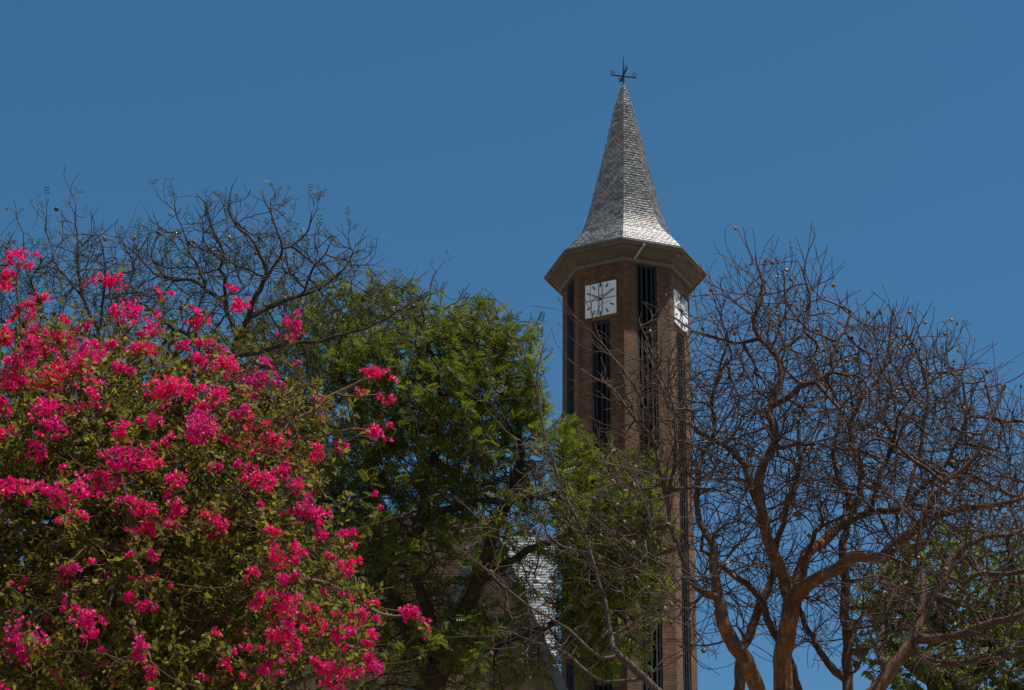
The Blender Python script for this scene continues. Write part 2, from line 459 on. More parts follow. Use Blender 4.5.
# square clocks on the two faces one can see
zc0, zc1 = zpx(331.0), zpx(331.0)
CW = 1.04; CH = 1.13
zc = zpx(323.5)
for k in (7, 1):
    a, d, nrm = face_frame(k)
    rot = Matrix((d, -nrm, Vector((0, 0, 1)))).transposed()
    cen = a + d * (SIDE * 0.5) + Zv(zc)
    def P(u, v, w): return cen + d * u + Zv(v) + nrm * w
    b = MB(); b.box(P(0, 0, 0.02), CW, 0.05, CH, rot)
    dial = b.build('clock_dial', M['dial'], tower)
    for nm, u, v, su, sv in (('dial_bar', -0.058, 0, 0.018, CH - 0.06), ('dial_bar', 0.058, 0, 0.018, CH - 0.06)):
        b = MB(); b.box(P(u, v, 0.052), su, 0.012, sv, rot); b.build(nm, M['black'], dial)
    for s in (-1, 1):
        b = MB(); b.box(P(s * (CW / 4 + 0.045), 0, 0.052), CW / 2 - 0.13, 0.012, 0.022, rot); b.build('dial_bar', M['black'], dial)
    for h in range(12):
        if h in (3, 9): continue
        an = R(h * 30); rr = 0.45
        v = Vector((math.sin(an), math.cos(an))) * rr
        m3 = rot @ Matrix.Rotation(an, 3, 'Y')
        b = MB(); b.box(P(v.x, v.y * 1.1, 0.053), 0.04, 0.014, 0.145, m3); b.build('hour_mark', M['black'], dial)
    for nm, hh, ln, wd, off in (('hour_hand', 10.13 * 30, 0.38, 0.055, 0.066), ('minute_hand', 61, 0.56, 0.042, 0.082)):
        an = R(hh); m3 = rot @ Matrix.Rotation(an, 3, 'Y')
        v = Vector((math.sin(an), math.cos(an)))
        b = MB(); b.box(P(v.x * (ln / 2 - 0.06), v.y * (ln / 2 - 0.06), off), wd, 0.012, ln + 0.06, m3)
        b.build(nm, M['hand'], dial)
    b = MB(); b.tube([P(0, 0, 0.03), P(0, 0, 0.10)], 0.04, 12); b.build('hand_hub', M['black'], dial)

# ------------------------------------------------------------------ church hall with steep slate roof
YC = 58.0
pr = at(558, 600, YC); XR = pr.x
z_e = at(545, 655, YC).z
ridge_y, PIT = YC + 2.75, math.tan(R(57))
z_r = z_e + 2.75 * PIT
church = thing('church_hall', 'brick church hall with steep slate roof coloured pale for glare behind the green tree', 'church', (XR - 6, YC + 4, 0))
base = Vector(church.location)
XL = XR - 13; XW = at(493, 560, YC).x          # low flat-parapet wing added on the left as dark backing behind the foliage
b = MB()
def wallbox(x0, x1, y0, y1, z0, z1):
    p = lambda x, y, z: Vector((x, y, z)) - base
    uvx = [(x0, z0), (x1, z0), (x1, z1), (x0, z1)]; uvy = [(y0, z0), (y1, z0), (y1, z1), (y0, z1)]
    b.hexa([p(x0, y0, z0), p(x1, y0, z0), p(x1, y1, z0), p(x0, y1, z0)], [p(x0, y0, z1), p(x1, y0, z1), p(x1, y1, z1), p(x0, y1, z1)], [uvx, uvy, uvx, uvy])
z_w = at(300, 508, YC).z
wallbox(XL + 0.15, XW - 0.02, YC + 0.35, YC + 6.0, 0, z_w)
wallbox(XW, XR - 0.12, YC + 0.3, YC + 6.1, 0, z_e - 0.05)
for xx in (XW, XR - 0.35):
    p = lambda y, z, x: Vector((x, y, z)) - base
    t = [p(YC + 0.3, z_e - 0.05, xx), p(YC + 6.1, z_e - 0.05, xx), p(ridge_y, z_r - 0.35, xx)]
    t2 = [v + Vector((0.23, 0, 0)) for v in t]
    b.face(t[::-1]); b.face(t2); 
    for i in range(3): b.face([t[i], t[(i + 1) % 3], t2[(i + 1) % 3], t2[i]])
b.build('wall', M['church_brick'], church)
def slate_slope(x0, x1, p_low, p_high, name, parent, base):
    """Rows of overlapping slates over one slope between its lower and upper edge (both run along x)."""
    V, Fq, A = [], [], []
    lo, hi = Vector((0, *p_low)), Vector((0, *p_high)); sl = hi - lo; L = sl.length; u = sl / L
    nrm = Vector((1, 0, 0)).cross(u).normalized()
    nr = int(L / 0.12)
    for i in range(nr):
        x = x0 - (0.14 if i % 2 else 0)
        while x < x1:
            xa, xb = max(x0, x), min(x1, x + 0.275); x += 0.28
            if xb - xa < 0.02: continue
            lift = rnd.uniform(0.006, 0.014); tw = rnd.uniform(-0.006, 0.006)
            q0, q1 = lo + u * (L * i / nr - 0.03), lo + u * (L * (i + 1) / nr)
            n0 = len(V)
            V += [Vector((xa, 0, 0)) + q0 + nrm * (lift + tw), Vector((xb, 0, 0)) + q0 + nrm * (lift - tw), Vector((xb, 0, 0)) + q1 + nrm * .006, Vector((xa, 0, 0)) + q1 + nrm * .006,
                  Vector((xa, 0, 0)) + q0 + nrm * (lift + tw - .006), Vector((xb, 0, 0)) + q0 + nrm * (lift - tw - .006)]
            Fq += [(n0, n0 + 1, n0 + 2, n0 + 3), (n0 + 4, n0 + 5, n0 + 1, n0)]
            A += [rnd.uniform(0.2, 0.8)] * 6
    return mesh_np(name, [tuple(v - base) for v in V], Fq, M['church_slate'], parent, attrs={'rnd': A})
M['church_slate'] = attr_mat('church_slate', [(0.0, (0.34, 0.34, 0.35)), (0.5, (0.48, 0.48, 0.48)), (1.0, (0.6, 0.6, 0.6))], 0.42, 0.9, nz=6.0)  # sun glare on the roof put into the slates' pale base colour
rf = MB()
def P3(x, y, z): return Vector((x, y, z)) - base
ye, yb = YC - 0.1, YC + 6.5
for dz in (0, -0.14):
    q = [P3(XW, ye, z_e - 0.15 + dz), P3(XR, ye, z_e - 0.15 + dz), P3(XR, ridge_y, z_r + dz), P3(XW, ridge_y, z_r + dz)]
    w = [P3(XR, yb, z_e - 0.15 + dz), P3(XW, yb, z_e - 0.15 + dz), P3(XW, ridge_y, z_r + dz), P3(XR, ridge_y, z_r + dz)]
    rf.face(q); rf.face(w)
roof = rf.build('roof', M['lead'], church)
slate_slope(XW, XR, (ye, z_e - 0.15), (ridge_y, z_r), 'roof_slates', roof, base)
# projecting gable in front of the roof
ga = at(489, 526, YC - 0.9); gf = at(541, 642, YC - 0.9)
slope = (ga.z - gf.z) / (gf.x - ga.x); hw = 2.1; zf = ga.z - hw * slope
b = MB()
for y0, y1 in ((YC - 0.8, YC - 0.5),):
    p = lambda x, y, z: Vector((x, y, z)) - base
    pts = [(ga.x - hw + 0.1, 0), (ga.x + hw - 0.1, 0), (ga.x + hw - 0.1, zf + 0.1), (ga.x, ga.z - 0.15), (ga.x - hw + 0.1, zf + 0.1)]
    f1 = [p(x, y0, z) for x, z in pts]; f2 = [p(x, y1, z) for x, z in pts]
    b.face(f1, [(x, z) for x, z in pts]); b.face(f2[::-1])
    for i in range(5): b.face([f1[(i + 1) % 5], f1[i], f2[i], f2[(i + 1) % 5]])
b.build('gable', M['church_brick'], church)
b = MB()
for s in (-1, 1):
    dirv = Vector((s * hw, 0, zf - ga.z)).normalized(); L = math.hypot(hw, zf - ga.z) + 0.3
    m3 = Matrix((dirv, Vector((0, 1, 0)), dirv.cross(Vector((0, 1, 0))))).transposed()
    b.box(Vector((ga.x, YC - 0.9, ga.z)) - base + dirv * (L / 2 - 0.02), L, 0.12, 0.24, m3)
b.build('bargeboard', M['barge'], church)
for s in (-1, 1):
    q = MB()
    for dz in (0.0, -0.1):
        pts = [P3(ga.x, YC - 0.84, ga.z + dz), P3(ga.x + s * (hw + 0.15), YC - 0.84, zf - 0.15 * slope + dz), P3(ga.x + s * (hw + 0.15), YC + 2.2, zf - 0.15 * slope + dz), P3(ga.x, YC + 2.2, ga.z + dz)]
        q.face(pts if s < 0 else pts[::-1])
    q.build('gable_roof', M['lead'], church)
# tall gable window with its mullions
q = MB(); q.box(P3(ga.x, YC - 0.81, zf - 2.2), 1.2, 0.06, 3.6); wi = q.build('window', M['glass'], church)
q = MB()
for u in (-0.6, -0.2, 0.2, 0.6): q.box(P3(ga.x + u, YC - 0.85, zf - 2.2), 0.06, 0.07, 3.6)
for v in (-1.8, 0, 1.8): q.box(P3(ga.x, YC - 0.86, zf - 2.2 + v), 1.2, 0.06, 0.06)
q.build('window_frame', M['barge'], wi)

# ------------------------------------------------------------------ branching plants
class Skel:
    def __init__(s): s.p, s.par, s.r = [], [], []
    def add(s, p, par, r=0.0):
        s.p.append(tuple(p)); s.par.append(par); s.r.append(r); return len(s.p) - 1
    def nearest(s, p):
        d = np.sum((np.array(s.p) - np.array(p)[None, :]) ** 2, 1); return int(np.argmin(d))
    def limb(s, pts, par=None, step=0.08, wob=0.02):
        """pts: (x, y, z, radius). Resampled along a smooth curve with some wobble."""
        P = [np.array(q[:3], float) for q in pts]; rr = [q[3] for q in pts]
        if par is None and s.p: par = s.nearest(P[0])
        if s.p:
            P[0] = np.array(s.p[par])
        last = par if par is not None else -1
        if last < 0: last = s.add(P[0], -1, rr[0])
        ph = rng.uniform(0, 6.28, 6)
        dist = 0
        for i in range(len(P) - 1):
            p0, p1, p2, p3 = P[max(i - 1, 0)], P[i], P[i + 1], P[min(i + 2, len(P) - 1)]
            L = np.linalg.norm(p2 - p1); nn = max(1, int(L / step))
            for k in range(1, nn + 1):
                t = k / nn
                q = 0.5 * ((2 * p1) + (-p0 + p2) * t + (2 * p0 - 5 * p1 + 4 * p2 - p3) * t * t + (-p0 + 3 * p1 - 3 * p2 + p3) * t ** 3)
                dist += L / nn
                w = wob * np.array([math.sin(dist * 9 + ph[0]) + math.sin(dist * 21 + ph[1]) * .5, math.sin(dist * 8 + ph[2]), math.sin(dist * 10 + ph[3]) + math.sin(dist * 23 + ph[4]) * .5])
                last = s.add(q + w, last, rr[i] + (rr[i + 1] - rr[i]) * t)
        return last
    def grow(s, A, step, di, dk, iters=150, jit=0.35, up=0.12, maxch=3):
        P = np.array(s.p); par = list(s.par); A = np.asarray(A)
        nearest = np.zeros(len(A), int); nd = np.full(len(A), 1e9)
        def upd(i0, Q):
            for c in range(0, len(Q), 256):
                d2 = ((A[:, None, :] - Q[None, c:c + 256, :]) ** 2).sum(2)
                j = d2.argmin(1); dm = d2[np.arange(len(A)), j]
                better = dm < nd
                nd[better] = dm[better]; nearest[better] = j[better] + i0 + c
        upd(0, P)
        nch = np.zeros(len(P), int)
        for q in par:
            if q >= 0: nch[q] += 1
        for it in range(iters):
            keep = nd > dk * dk
            A, nearest, nd = A[keep], nearest[keep], nd[keep]
            if not len(A): break
            lim = di if it > 8 else di * 1.6
            act = nd < lim * lim
            if not act.any(): break
            D = A[act] - P[nearest[act]]; D /= np.linalg.norm(D, axis=1)[:, None] + 1e-9
            acc = np.zeros_like(P); np.add.at(acc, nearest[act], D)
            ids = np.unique(nearest[act]); ids = ids[nch[ids] < maxch]
            if not len(ids): break
            v = acc[ids]; v /= np.linalg.norm(v, axis=1)[:, None] + 1e-9
            v += rng.normal(0, jit, v.shape); v[:, 2] += up
            v /= np.linalg.norm(v, axis=1)[:, None] + 1e-9
            Q = P[ids] + v * step
            i0 = len(P); P = np.concatenate([P, Q]); par += list(ids); nch[ids] += 1
            nch = np.concatenate([nch, np.zeros(len(Q), int)])
            upd(i0, Q)
        k = len(P) - len(s.p)
        s.p = [tuple(q) for q in P]; s.par = [int(q) for q in par]; s.r += [0.0] * k
    def spurs(s, nper=1.5, ln=(0.08, 0.25), up=0.4, spread=0.7, nodes=None):
        P = np.array(s.p); nch = np.bincount([q for q in s.par if q >= 0], minlength=len(P))
        tips = np.nonzero(nch == 0)[0] if nodes is None else nodes
        for t in tips:
            d0 = P[t] - P[s.par[t]] if s.par[t] >= 0 else np.array([0, 0, 1.0])
            d0 = d0 / (np.linalg.norm(d0) + 1e-9)
            for _ in range(int(nper + rng.random())):
                d = d0 + rng.normal(0, spread, 3); d[2] += up * 0.3; d /= np.linalg.norm(d)
                L = rng.uniform(*ln); k = 3; last = int(t); q = P[t].copy()
                for i in range(k):
                    d = d + rng.normal(0, 0.12, 3); d[2] += up * 0.3; d /= np.linalg.norm(d)
                    q = q + d * L / k; last = s.add(q, last)
    def laterals(s, prob, ln, ang=40, up=0.3, rmax=None, first=0, sub=0.5):
        """Long fine shoots set at an angle along the branches, some of them forked again."""
        P = np.array(s.p); n = len(P)
        rr = np.array(s.r)
        cand = np.nonzero((np.arange(n) >= first) & (rng.random(n) < prob) & (rr < (rmax or 1e9)))[0]
        stack = [(int(t), 1.0) for t in cand]
        while stack:
            t, k = stack.pop()
            if s.par[t] < 0: continue
            q = np.array(s.p[t]); d0 = q - np.array(s.p[s.par[t]]); L0 = np.linalg.norm(d0)
            if L0 < 1e-6: continue
            d0 /= L0
            e = rng.normal(0, 1, 3); e -= d0 * e.dot(d0); e /= np.linalg.norm(e) + 1e-9
            a = R(rng.normal(ang, 10)); d = d0 * math.cos(a) + e * math.sin(a)
            L = rng.uniform(*ln) * k; m = max(3, int(L / 0.07)); last = t
            curl = rng.normal(0, .035, 3)
            for i in range(m):
                d = d + curl + rng.normal(0, .06, 3); d[2] += up * .25; d /= np.linalg.norm(d)
                q = q + d * L / m; last = s.add(q, last)
                if k > .5 and i > 0 and rng.random() < sub: stack.append((last, k * .55))
    def finish(s, tip, expo=2.35, smooth=3):
        P = np.array(s.p); par = np.array(s.par); n = len(P); fixed = np.array(s.r) > 0
        for _ in range(smooth):
            S = np.zeros_like(P); c = np.zeros(n)
            has = par >= 0
            np.add.at(S, par[has], P[has]); np.add.at(c, par[has], 1)
            m = has & (c > 0) & ~fixed
            P[m] = 0.5 * P[m] + 0.25 * P[par[m]] + 0.25 * S[m] / c[m][:, None]
        r = np.zeros(n)
        acc = np.zeros(n)
        for i in range(n - 1, -1, -1):
            r[i] = tip if acc[i] == 0 else max(tip, acc[i] ** (1 / expo))
            if s.r[i] > 0: r[i] = max(tip, s.r[i])
            if par[i] >= 0: acc[par[i]] += r[i] ** expo if s.r[i] == 0 else 0.0
        # a branch is never thicker than what carries it
        for i in range(n):
            if par[i] >= 0: r[i] = min(r[i], r[par[i]])
        s.P, s.PAR, s.RAD = P, par, r
        s.nch = np.bincount(par[par >= 0], minlength=n)
        return s
    def tubes(s, sel, sides, rscale=1.0):
        """Verts, quads and radii for the edges (parent, child) whose child is in sel."""
        P, par, r = s.P, s.PAR, s.RAD; n = len(P)
        T = np.zeros_like(P); has = par >= 0
        T[has] = P[has] - P[par[has]]
        T[~has] = (0, 0, 1)
        T /= np.linalg.norm(T, axis=1)[:, None] + 1e-9
        # the main child carries the ring on
        main = np.full(n, -1); best = np.zeros(n)
        for i in np.nonzero(has)[0]:
            if r[i] > best[par[i]]: best[par[i]] = r[i]; main[par[i]] = i
        Tm = T.copy(); k = main >= 0
        Tm[k] = T[k] + T[main[k]]; Tm /= np.linalg.norm(Tm, axis=1)[:, None] + 1e-9
        ref = np.array([0.25, 0.93, 0.27]); ref /= np.linalg.norm(ref)
        ang = np.arange(sides) * 2 * math.pi / sides
        def ring(C, D, rad):
            a = np.cross(D, ref[None, :]); a /= np.linalg.norm(a, axis=1)[:, None] + 1e-6
            b = np.cross(D, a)
            return C[:, None, :] + rad[:, None, None] * (a[:, None, :] * np.cos(ang)[None, :, None] + b[:, None, :] * np.sin(ang)[None, :, None])
        ch = np.nonzero(has & sel)[0]
        is_main = main[par[ch]] == ch
        V1 = ring(P, Tm, r * rscale)                        # one ring per node
        side = ch[~is_main]
        V2 = ring(P[par[side]], T[side], r[side] * rscale)  # start rings of side branches
        V = np.concatenate([V1.reshape(-1, 3), V2.reshape(-1, 3)])
        start = np.where(is_main, par[ch], 0) * sides
        idx2 = np.zeros(len(ch), int); idx2[~is_main] = n * sides + np.arange(len(side)) * sides
        start = np.where(is_main, start, idx2); end = ch * sides
        j = np.arange(sides); j2 = (j + 1) % sides
        Fq = np.stack([start[:, None] + j, start[:, None] + j2, end[:, None] + j2, end[:, None] + j], 2).reshape(-1, 4)
        rad = np.concatenate([np.repeat(r, sides), np.repeat(r[side], sides)])
        used, inv = np.unique(Fq, return_inverse=True)
        return V[used], inv.reshape(-1, 4), rad[used]
    def build(s, root, bark, thr, thick_ref, names=('trunk', 'twigs')):
        out = []
        for nm, sel, sides in ((names[0], s.RAD >= thr, 10), (names[1], s.RAD < thr, 4)):
            V, Fq, rad = s.tubes(sel, sides)
            if len(Fq):
                out.append(mesh_np(nm, V, Fq, bark, root, smooth=True, attrs={'thick': np.clip(rad / thick_ref, 0, 1)}, base=root.location))
        return out

def blob_points(blobs, Y, n):
    """Points spread through ellipsoids (px, py, rx, ry, depth offset, depth radius) round distance Y."""
    w = np.array([b[2] * b[3] * b[5] for b in blobs], float) ** 0.85; w /= w.sum()
    out = []
    for b, k in zip(blobs, rng.multinomial(n, w)):
        u = rng.normal(size=(k, 3)); u /= np.linalg.norm(u, axis=1)[:, None]; u *= rng.random(k)[:, None] ** (1 / 2.6)
        out.append(at_np(b[0] + u[:, 0] * b[2], b[1] + u[:, 1] * b[3], Y + b[4] + u[:, 2] * b[5]))
    return np.concatenate(out)

def px_limb(Y, pts, k=1.0):
    """(px, py, width in px, depth offset) -> (x, y, z, radius)."""
    out = []
    for px, py, w, dy in pts:
        p = at(px, py, Y + dy); out.append((p.x, p.y, p.z, w * k * mpp(Y) / 2))
    return out

def tree_base(Y, px, py=690, dx=0.0):
    p = at(px, py, Y); return (p.x + dx, Y, 0.0)

def scatter(template, tri, C, Zdir, size, attr):
    """Copies of a leaf template (verts n x 3: x along the leaf, z its upper side) at C, along Zdir rows (m,3,3)."""
    m = len(C); k = len(template)
    V = np.einsum('mij,kj->mki', Zdir, template) * size[:, None, None] + C[:, None, :]
    Fq = (np.arange(m)[:, None, None] * k + np.asarray(tri)[None, :, :]).reshape(-1, len(tri[0]))
    return V.reshape(-1, 3), Fq, np.repeat(attr, k)

def frames(D, spin=0.6):
    """Rotation matrices whose x column is D, z column mostly upward with a random spin."""
    m = len(D)
    D = D / (np.linalg.norm(D, axis=1)[:, None] + 1e-9)
    upv = np.tile(np.array([[0, 0, 1.0]]), (m, 1)) + rng.normal(0, spin, (m, 3))
    Y = np.cross(upv, D); Y /= np.linalg.norm(Y, axis=1)[:, None] + 1e-9
    Z = np.cross(D, Y)
    return np.stack([D, Y, Z], 2)

def compound_leaf(pairs=6, L=1.0, pin=0.34, wd=0.085):
    V, Fq = [], []
    for i in range(pairs):
        t = 0.15 + 0.8 * i / (pairs - 1); x = t * L; z = -0.28 * t * t
        ln = pin * (1 - 0.55 * abs(t - 0.45))
        for s in (-1, 1):
            b = len(V); c, sn = math.cos(R(58)), math.sin(R(58)) * s
            px, py = -sn, c
            V += [(x, 0, z), (x + c * ln * .5 + px * wd * .5, sn * ln * .5 + py * wd * .5, z - .03), (x + c * ln, sn * ln, z - .09), (x + c * ln * .5 - px * wd * .5, sn * ln * .5 - py * wd * .5, z - .03)]
            Fq.append((b, b + 1, b + 2, b + 3))
    b = len(V)
    V += [(0, .008, 0), (L * .5, .008, -.07), (L * .5, -.008, -.07), (0, -.008, 0)]; Fq.append((b, b + 1, b + 2, b + 3))
    return np.array(V), Fq
LEAF_C = compound_leaf(5, 1.0, 0.46, 0.15)
LEAF_S = compound_leaf(3, 1.0, 0.5, 0.2)
# a folded pointed leaf of two halves
LEAF_B = (np.array([(0, 0, 0), (.35, -.3, .07), (1, 0, -.12), (.55, 0, -.03), (.35, .3, .07), (.2, 0, 0.0)]), [(0, 1, 2, 3), (0, 3, 2, 4)])

def pod_mesh():
    """A flat round woody pod, its two halves slightly open."""
    V, Fq = [], []
    n = 10
    for s in (-1, 1):
        b = len(V)
        for ri, (rr, h) in enumerate(((0.02, 0.2), (0.6, 0.19), (1.0, 0.05), (0.95, 0.0))):
            for k in range(n):
                a = 2 * math.pi * k / n
                wav = 1 + 0.08 * math.sin(3 * a + s)
                V.append((rr * wav * math.cos(a), s * (h + 0.05 + 0.12 * (1 - rr * math.sin(a)) * .5), rr * wav * math.sin(a)))
        for ri in range(3):
            for k in range(n):
                q = (b + ri * n + k, b + ri * n + (k + 1) % n, b + (ri + 1) * n + (k + 1) % n, b + (ri + 1) * n + k)
                Fq.append(q if s < 0 else q[::-1])
    b = len(V)
    for z, r in ((0.95, .05), (1.7, .04)):
        for k in range(4): V.append((r * math.cos(k * math.pi / 2), r * math.sin(k * math.pi / 2), z))
    for k in range(4): Fq.append((b + k, b + (k + 1) % 4, b + 4 + (k + 1) % 4, b + 4 + k))
    return np.array(V), Fq
POD = pod_mesh()
pod_me = None
def pods(sk, root, count, size=0.026, keep=100, zmin=None):
    """Seed pods hung from twig tips: single parts, those past a hundred as one mass."""
    global pod_me
    base = np.array(root.location)
    tips = np.nonzero((sk.nch == 0) & (np.arange(len(sk.P)) > 5))[0]
    # pods come in patches: favour tips near some seeds
    seeds = sk.P[rng.choice(tips, 14)]
    d = np.min(np.linalg.norm(sk.P[tips][:, None, :] - seeds[None], axis=2), 1)
    hz = sk.P[tips][:, 2]; hz = (hz - hz.min()) / (hz.max() - hz.min())
    w = (np.exp(-d / 0.5) + 0.12) * (0.15 + hz ** 2); w /= w.sum()
    pick = rng.choice(tips, min(count, len(tips)), replace=False, p=w)
    if pod_me is None:
        o = mesh_np('seed_pod', POD[0], POD[1], M['pod'], smooth=False); pod_me = o.data
        bpy.data.objects.remove(o)
    for i, t in enumerate(pick[:keep]):
        o = bpy.data.objects.new('seed_pod', pod_me); col.objects.link(o); o.parent = root
        s = size * rng.uniform(0.75, 1.25)
        o.scale = (s, s, s); o.location = sk.P[t] - base - np.array([0, 0, s * 1.5])
        o.rotation_euler = (rng.normal(0, .35), rng.normal(0, .35), rng.uniform(0, 6.28))
    rest = pick[keep:]
    if len(rest):
        D = rng.normal(0, 1, (len(rest), 3)); D[:, 2] *= 0.3
        V, Fq, a = scatter(POD[0], POD[1], sk.P[rest] - np.array([0, 0, size * 1.5]), frames(D, 0.2), rng.uniform(.75, 1.25, len(rest)) * size, rng.random(len(rest)))
        o = mesh_np('seed_pod', V, Fq, M['pod'], root, base=base); o['kind'] = 'stuff'

def foliage(sk, root, nodes, per, leaf, size, mat, out_c=None, droop=0.0, spread=0.8, spin=0.6, name='crown', clump=None):
    P = sk.P; idx = np.repeat(nodes, per)
    D = P[idx] - P[np.maximum(sk.PAR[idx], 0)]
    D /= np.linalg.norm(D, axis=1)[:, None] + 1e-9
    D = D * 0.6 + rng.normal(0, spread, D.shape); D[:, 2] -= droop
    C = P[idx] + rng.normal(0, 0.015, D.shape)
    hue = rng.random(len(nodes))[:, None].repeat(per, 1).ravel()
    a = np.clip(0.5 * hue + 0.5 * rng.random(len(idx)), 0, 1)
    V, Fq, at_ = scatter(leaf[0], leaf[1], C, frames(D, spin), rng.uniform(size * .55, size * 1.4, len(idx)), a)
    return mesh_np(name, V, Fq, mat, root, attrs={'rnd': at_}, base=root.location)

# ------------------------------------------------------------------ right: big leafless jacaranda in front of the tower
def build_right_tree():
    Y = 24.0
    root = thing('bare_jacaranda', 'large leafless tree with orange brown limbs and seed pods right of the tower', 'tree', tree_base(Y, 785), group='leafless trees')
    s = Skel(); b = Vector(root.location)
    p0 = at(782, 700, Y)
    s.limb([(b.x, b.y, -0.2, 0.30), (b.x + 0.1, b.y, 3, 0.24), (b.x - 0.05, b.y + .05, 6.0, 0.19), (p0.x, p0.y, p0.z, 0.135)])
    L = lambda pts: s.limb(px_limb(Y, pts, 0.7), wob=0.012)
    L([(782, 700, 27, 0), (783, 670, 26, 0), (787, 627, 25, 0), (793, 600, 24, 0)])
    L([(793, 600, 22, 0), (785, 580, 18, -.1), (773, 556, 17, -.2), (767, 530, 15, -.25), (758, 493, 14, -.3), (765, 462, 13, -.3), (775, 435, 12, -.25), (770, 408, 11, -.2), (782, 374, 9, -.1), (775, 354, 8, 0), (760, 339, 7, .1), (754, 322, 6, .1), (759, 303, 5, .1), (763, 282, 4, .15), (755, 257, 2.5, .1)])
    L([(770, 406, 10, -.2), (786, 398, 9, -.3), (799, 386, 8.5, -.4), (818, 382, 8, -.5), (831, 372, 7, -.5), (832, 352, 5, -.5), (845, 332, 4, -.4), (850, 310, 3, -.4)])
    L([(760, 339, 6, .1), (735, 344, 5, .2), (714, 336, 4, .3), (694, 331, 3, .3), (676, 318, 2, .3)])
    L([(776, 355, 6, 0), (800, 335, 5, .3), (810, 310, 4, .4), (806, 285, 3, .4), (800, 262, 2, .4)])
    L([(793, 600, 20, 0), (803, 563, 17, .2), (813, 549, 16, .3), (837, 528, 14, .5), (855, 505, 11, .6), (862, 470, 9, .7), (850, 440, 8, .8), (858, 405, 7, .8), (880, 375, 5, .9), (890, 340, 4, 1.0), (893, 315, 2.5, 1.0)])
    L([(837, 528, 11, .5), (870, 513, 9, .4), (903, 507, 8, .3), (930, 480, 6, .2), (955, 450, 5, 0), (965, 410, 4, 0), (962, 370, 3, 0)])
    L([(793, 602, 21, 0), (813, 583, 18, -.3), (830, 571, 17, -.5), (857, 557, 16, -.7), (877, 558, 15, -.8), (897, 543, 14, -.9), (917, 530, 12, -1.0), (937, 515, 10, -1.0), (977, 507, 8, -1.1), (1024, 498, 6, -1.1), (1060, 470, 4, -1.0)])
    L([(917, 530, 8, -1.0), (940, 490, 7, -1.2), (975, 455, 6, -1.2), (990, 420, 4, -1.2), (1005, 385, 3, -1.1)])
    L([(903, 507, 7, .3), (917, 462, 6, .5), (927, 405, 5, .6), (921, 362, 4, .6), (906, 332, 2.4, .6)])
    L([(990, 420, 4, -1.2), (990, 396, 3.4, -1.1), (984, 374, 2, -1.1)])
    L([(870, 513, 7, .4), (890, 450, 5.5, 0), (905, 405, 4, -.3), (945, 372, 2.5, -.5)])
    # second stem leaning left
    pa = at(770, 712, Y); 
    L([(779, 800, 26, 0), (766, 715, 24, -.1), (757, 687, 22, -.15), (740, 653, 21, -.3), (724, 623, 19, -.4), (718, 600, 15, -.4), (715, 567, 13, -.4), (713, 548, 11, -.4), (703, 527, 9, -.3), (696, 495, 8, -.2), (702, 460, 7, -.1), (715, 425, 6, 0), (712, 395, 5, 0), (722, 365, 4, .1), (728, 340, 2.5, .1)])
    L([(719, 603, 12, -.4), (698, 588, 9, -.5), (680, 556, 7, -.6), (666, 500, 6, -.7), (656, 450, 5, -.7), (637, 420, 4, -.7), (612, 390, 3, -.7), (590, 374, 2.4, -.7), (572, 363, 1.6, -.7)])
    L([(656, 450, 4, -.7), (642, 402, 3.2, -.8), (620, 365, 2.6, -.8), (592, 333, 1.8, -.8)])
    L([(666, 500, 5, -.7), (676, 440, 4, -.8), (668, 390, 3, -.8), (650, 350, 2.4, -.8), (640, 320, 1.8, -.8)])
    L([(767, 533, 10, -.25), (741, 461, 8, .2), (709, 438, 7, .4), (690, 425, 6, .5), (668, 405, 4.5, .6), (655, 370, 3, .6)])
    # pale back stem and the two right-hand stems
    L([(777, 800, 20, .1), (746, 725, 17, .4), (739, 692, 16, .5), (741, 660, 14, .6), (754, 620, 13, .7), (770, 583, 11, .8), (778, 540, 9, .9), (790, 500, 8, 1.0), (800, 460, 7, 1.1), (798, 425, 5, 1.2)])
    L([(786, 790, 18, .1), (798, 720, 13, .4), (793, 668, 12, .5), (774, 633, 11, .6), (762, 603, 10, .7), (735, 574, 9, .8), (720, 565, 7, .8), (700, 550, 5, .8)])
    L([(787, 800, 20, .1), (832, 730, 16, .4), (847, 690, 15, .6), (847, 645, 14, .7), (845, 607, 14, .9), (845, 570, 13, 1.0), (843, 543, 12, 1.0), (850, 503, 10, 1.1), (838, 478, 8, 1.2), (835, 440, 6, 1.2), (845, 400, 4, 1.3)])
    L([(843, 682, 13, .6), (823, 656, 9, .6), (808, 630, 8, .7), (798, 603, 7, .8), (782, 572, 6, .8), (772, 540, 4, .8)])
    blobs = [(780, 358, 98, 82, 0, 1.0), (850, 400, 90, 82, -.2, 1.2), (925, 438, 85, 78, -.3, 1.2), (985, 470, 75, 72, -.5, 1.1),
             (760, 440, 75, 100, 0, 1.1), (850, 470, 110, 80, .3, 1.4), (720, 470, 45, 130, -.2, .9), (950, 500, 100, 60, -.4, 1.2),
             (650, 420, 55, 95, -.7, .6), (720, 360, 45, 75, .2, .7), (770, 575, 80, 80, .3, .9), (640, 500, 45, 90, -.6, .5), (850, 600, 90, 80, .5, .9), (1050, 500, 60, 80, -.6, 1), (895, 372, 60, 50, .3, .8), (975, 425, 70, 52, -.5, .8), (770, 320, 70, 55, 0, .7), (690, 600, 40, 80, -.3, .5)]
    s.grow(blob_points(blobs, Y, 420), 0.08, 1.6, 0.28, 150, jit=0.12, up=0.12)
    s.grow(blob_points(blobs, Y, 5200), 0.06, 0.8, 0.125, 200, jit=0.14, up=0.2)
    s.laterals(0.27, (0.2, 0.5), 36, 0.22, rmax=0.05, first=150, sub=0.42)
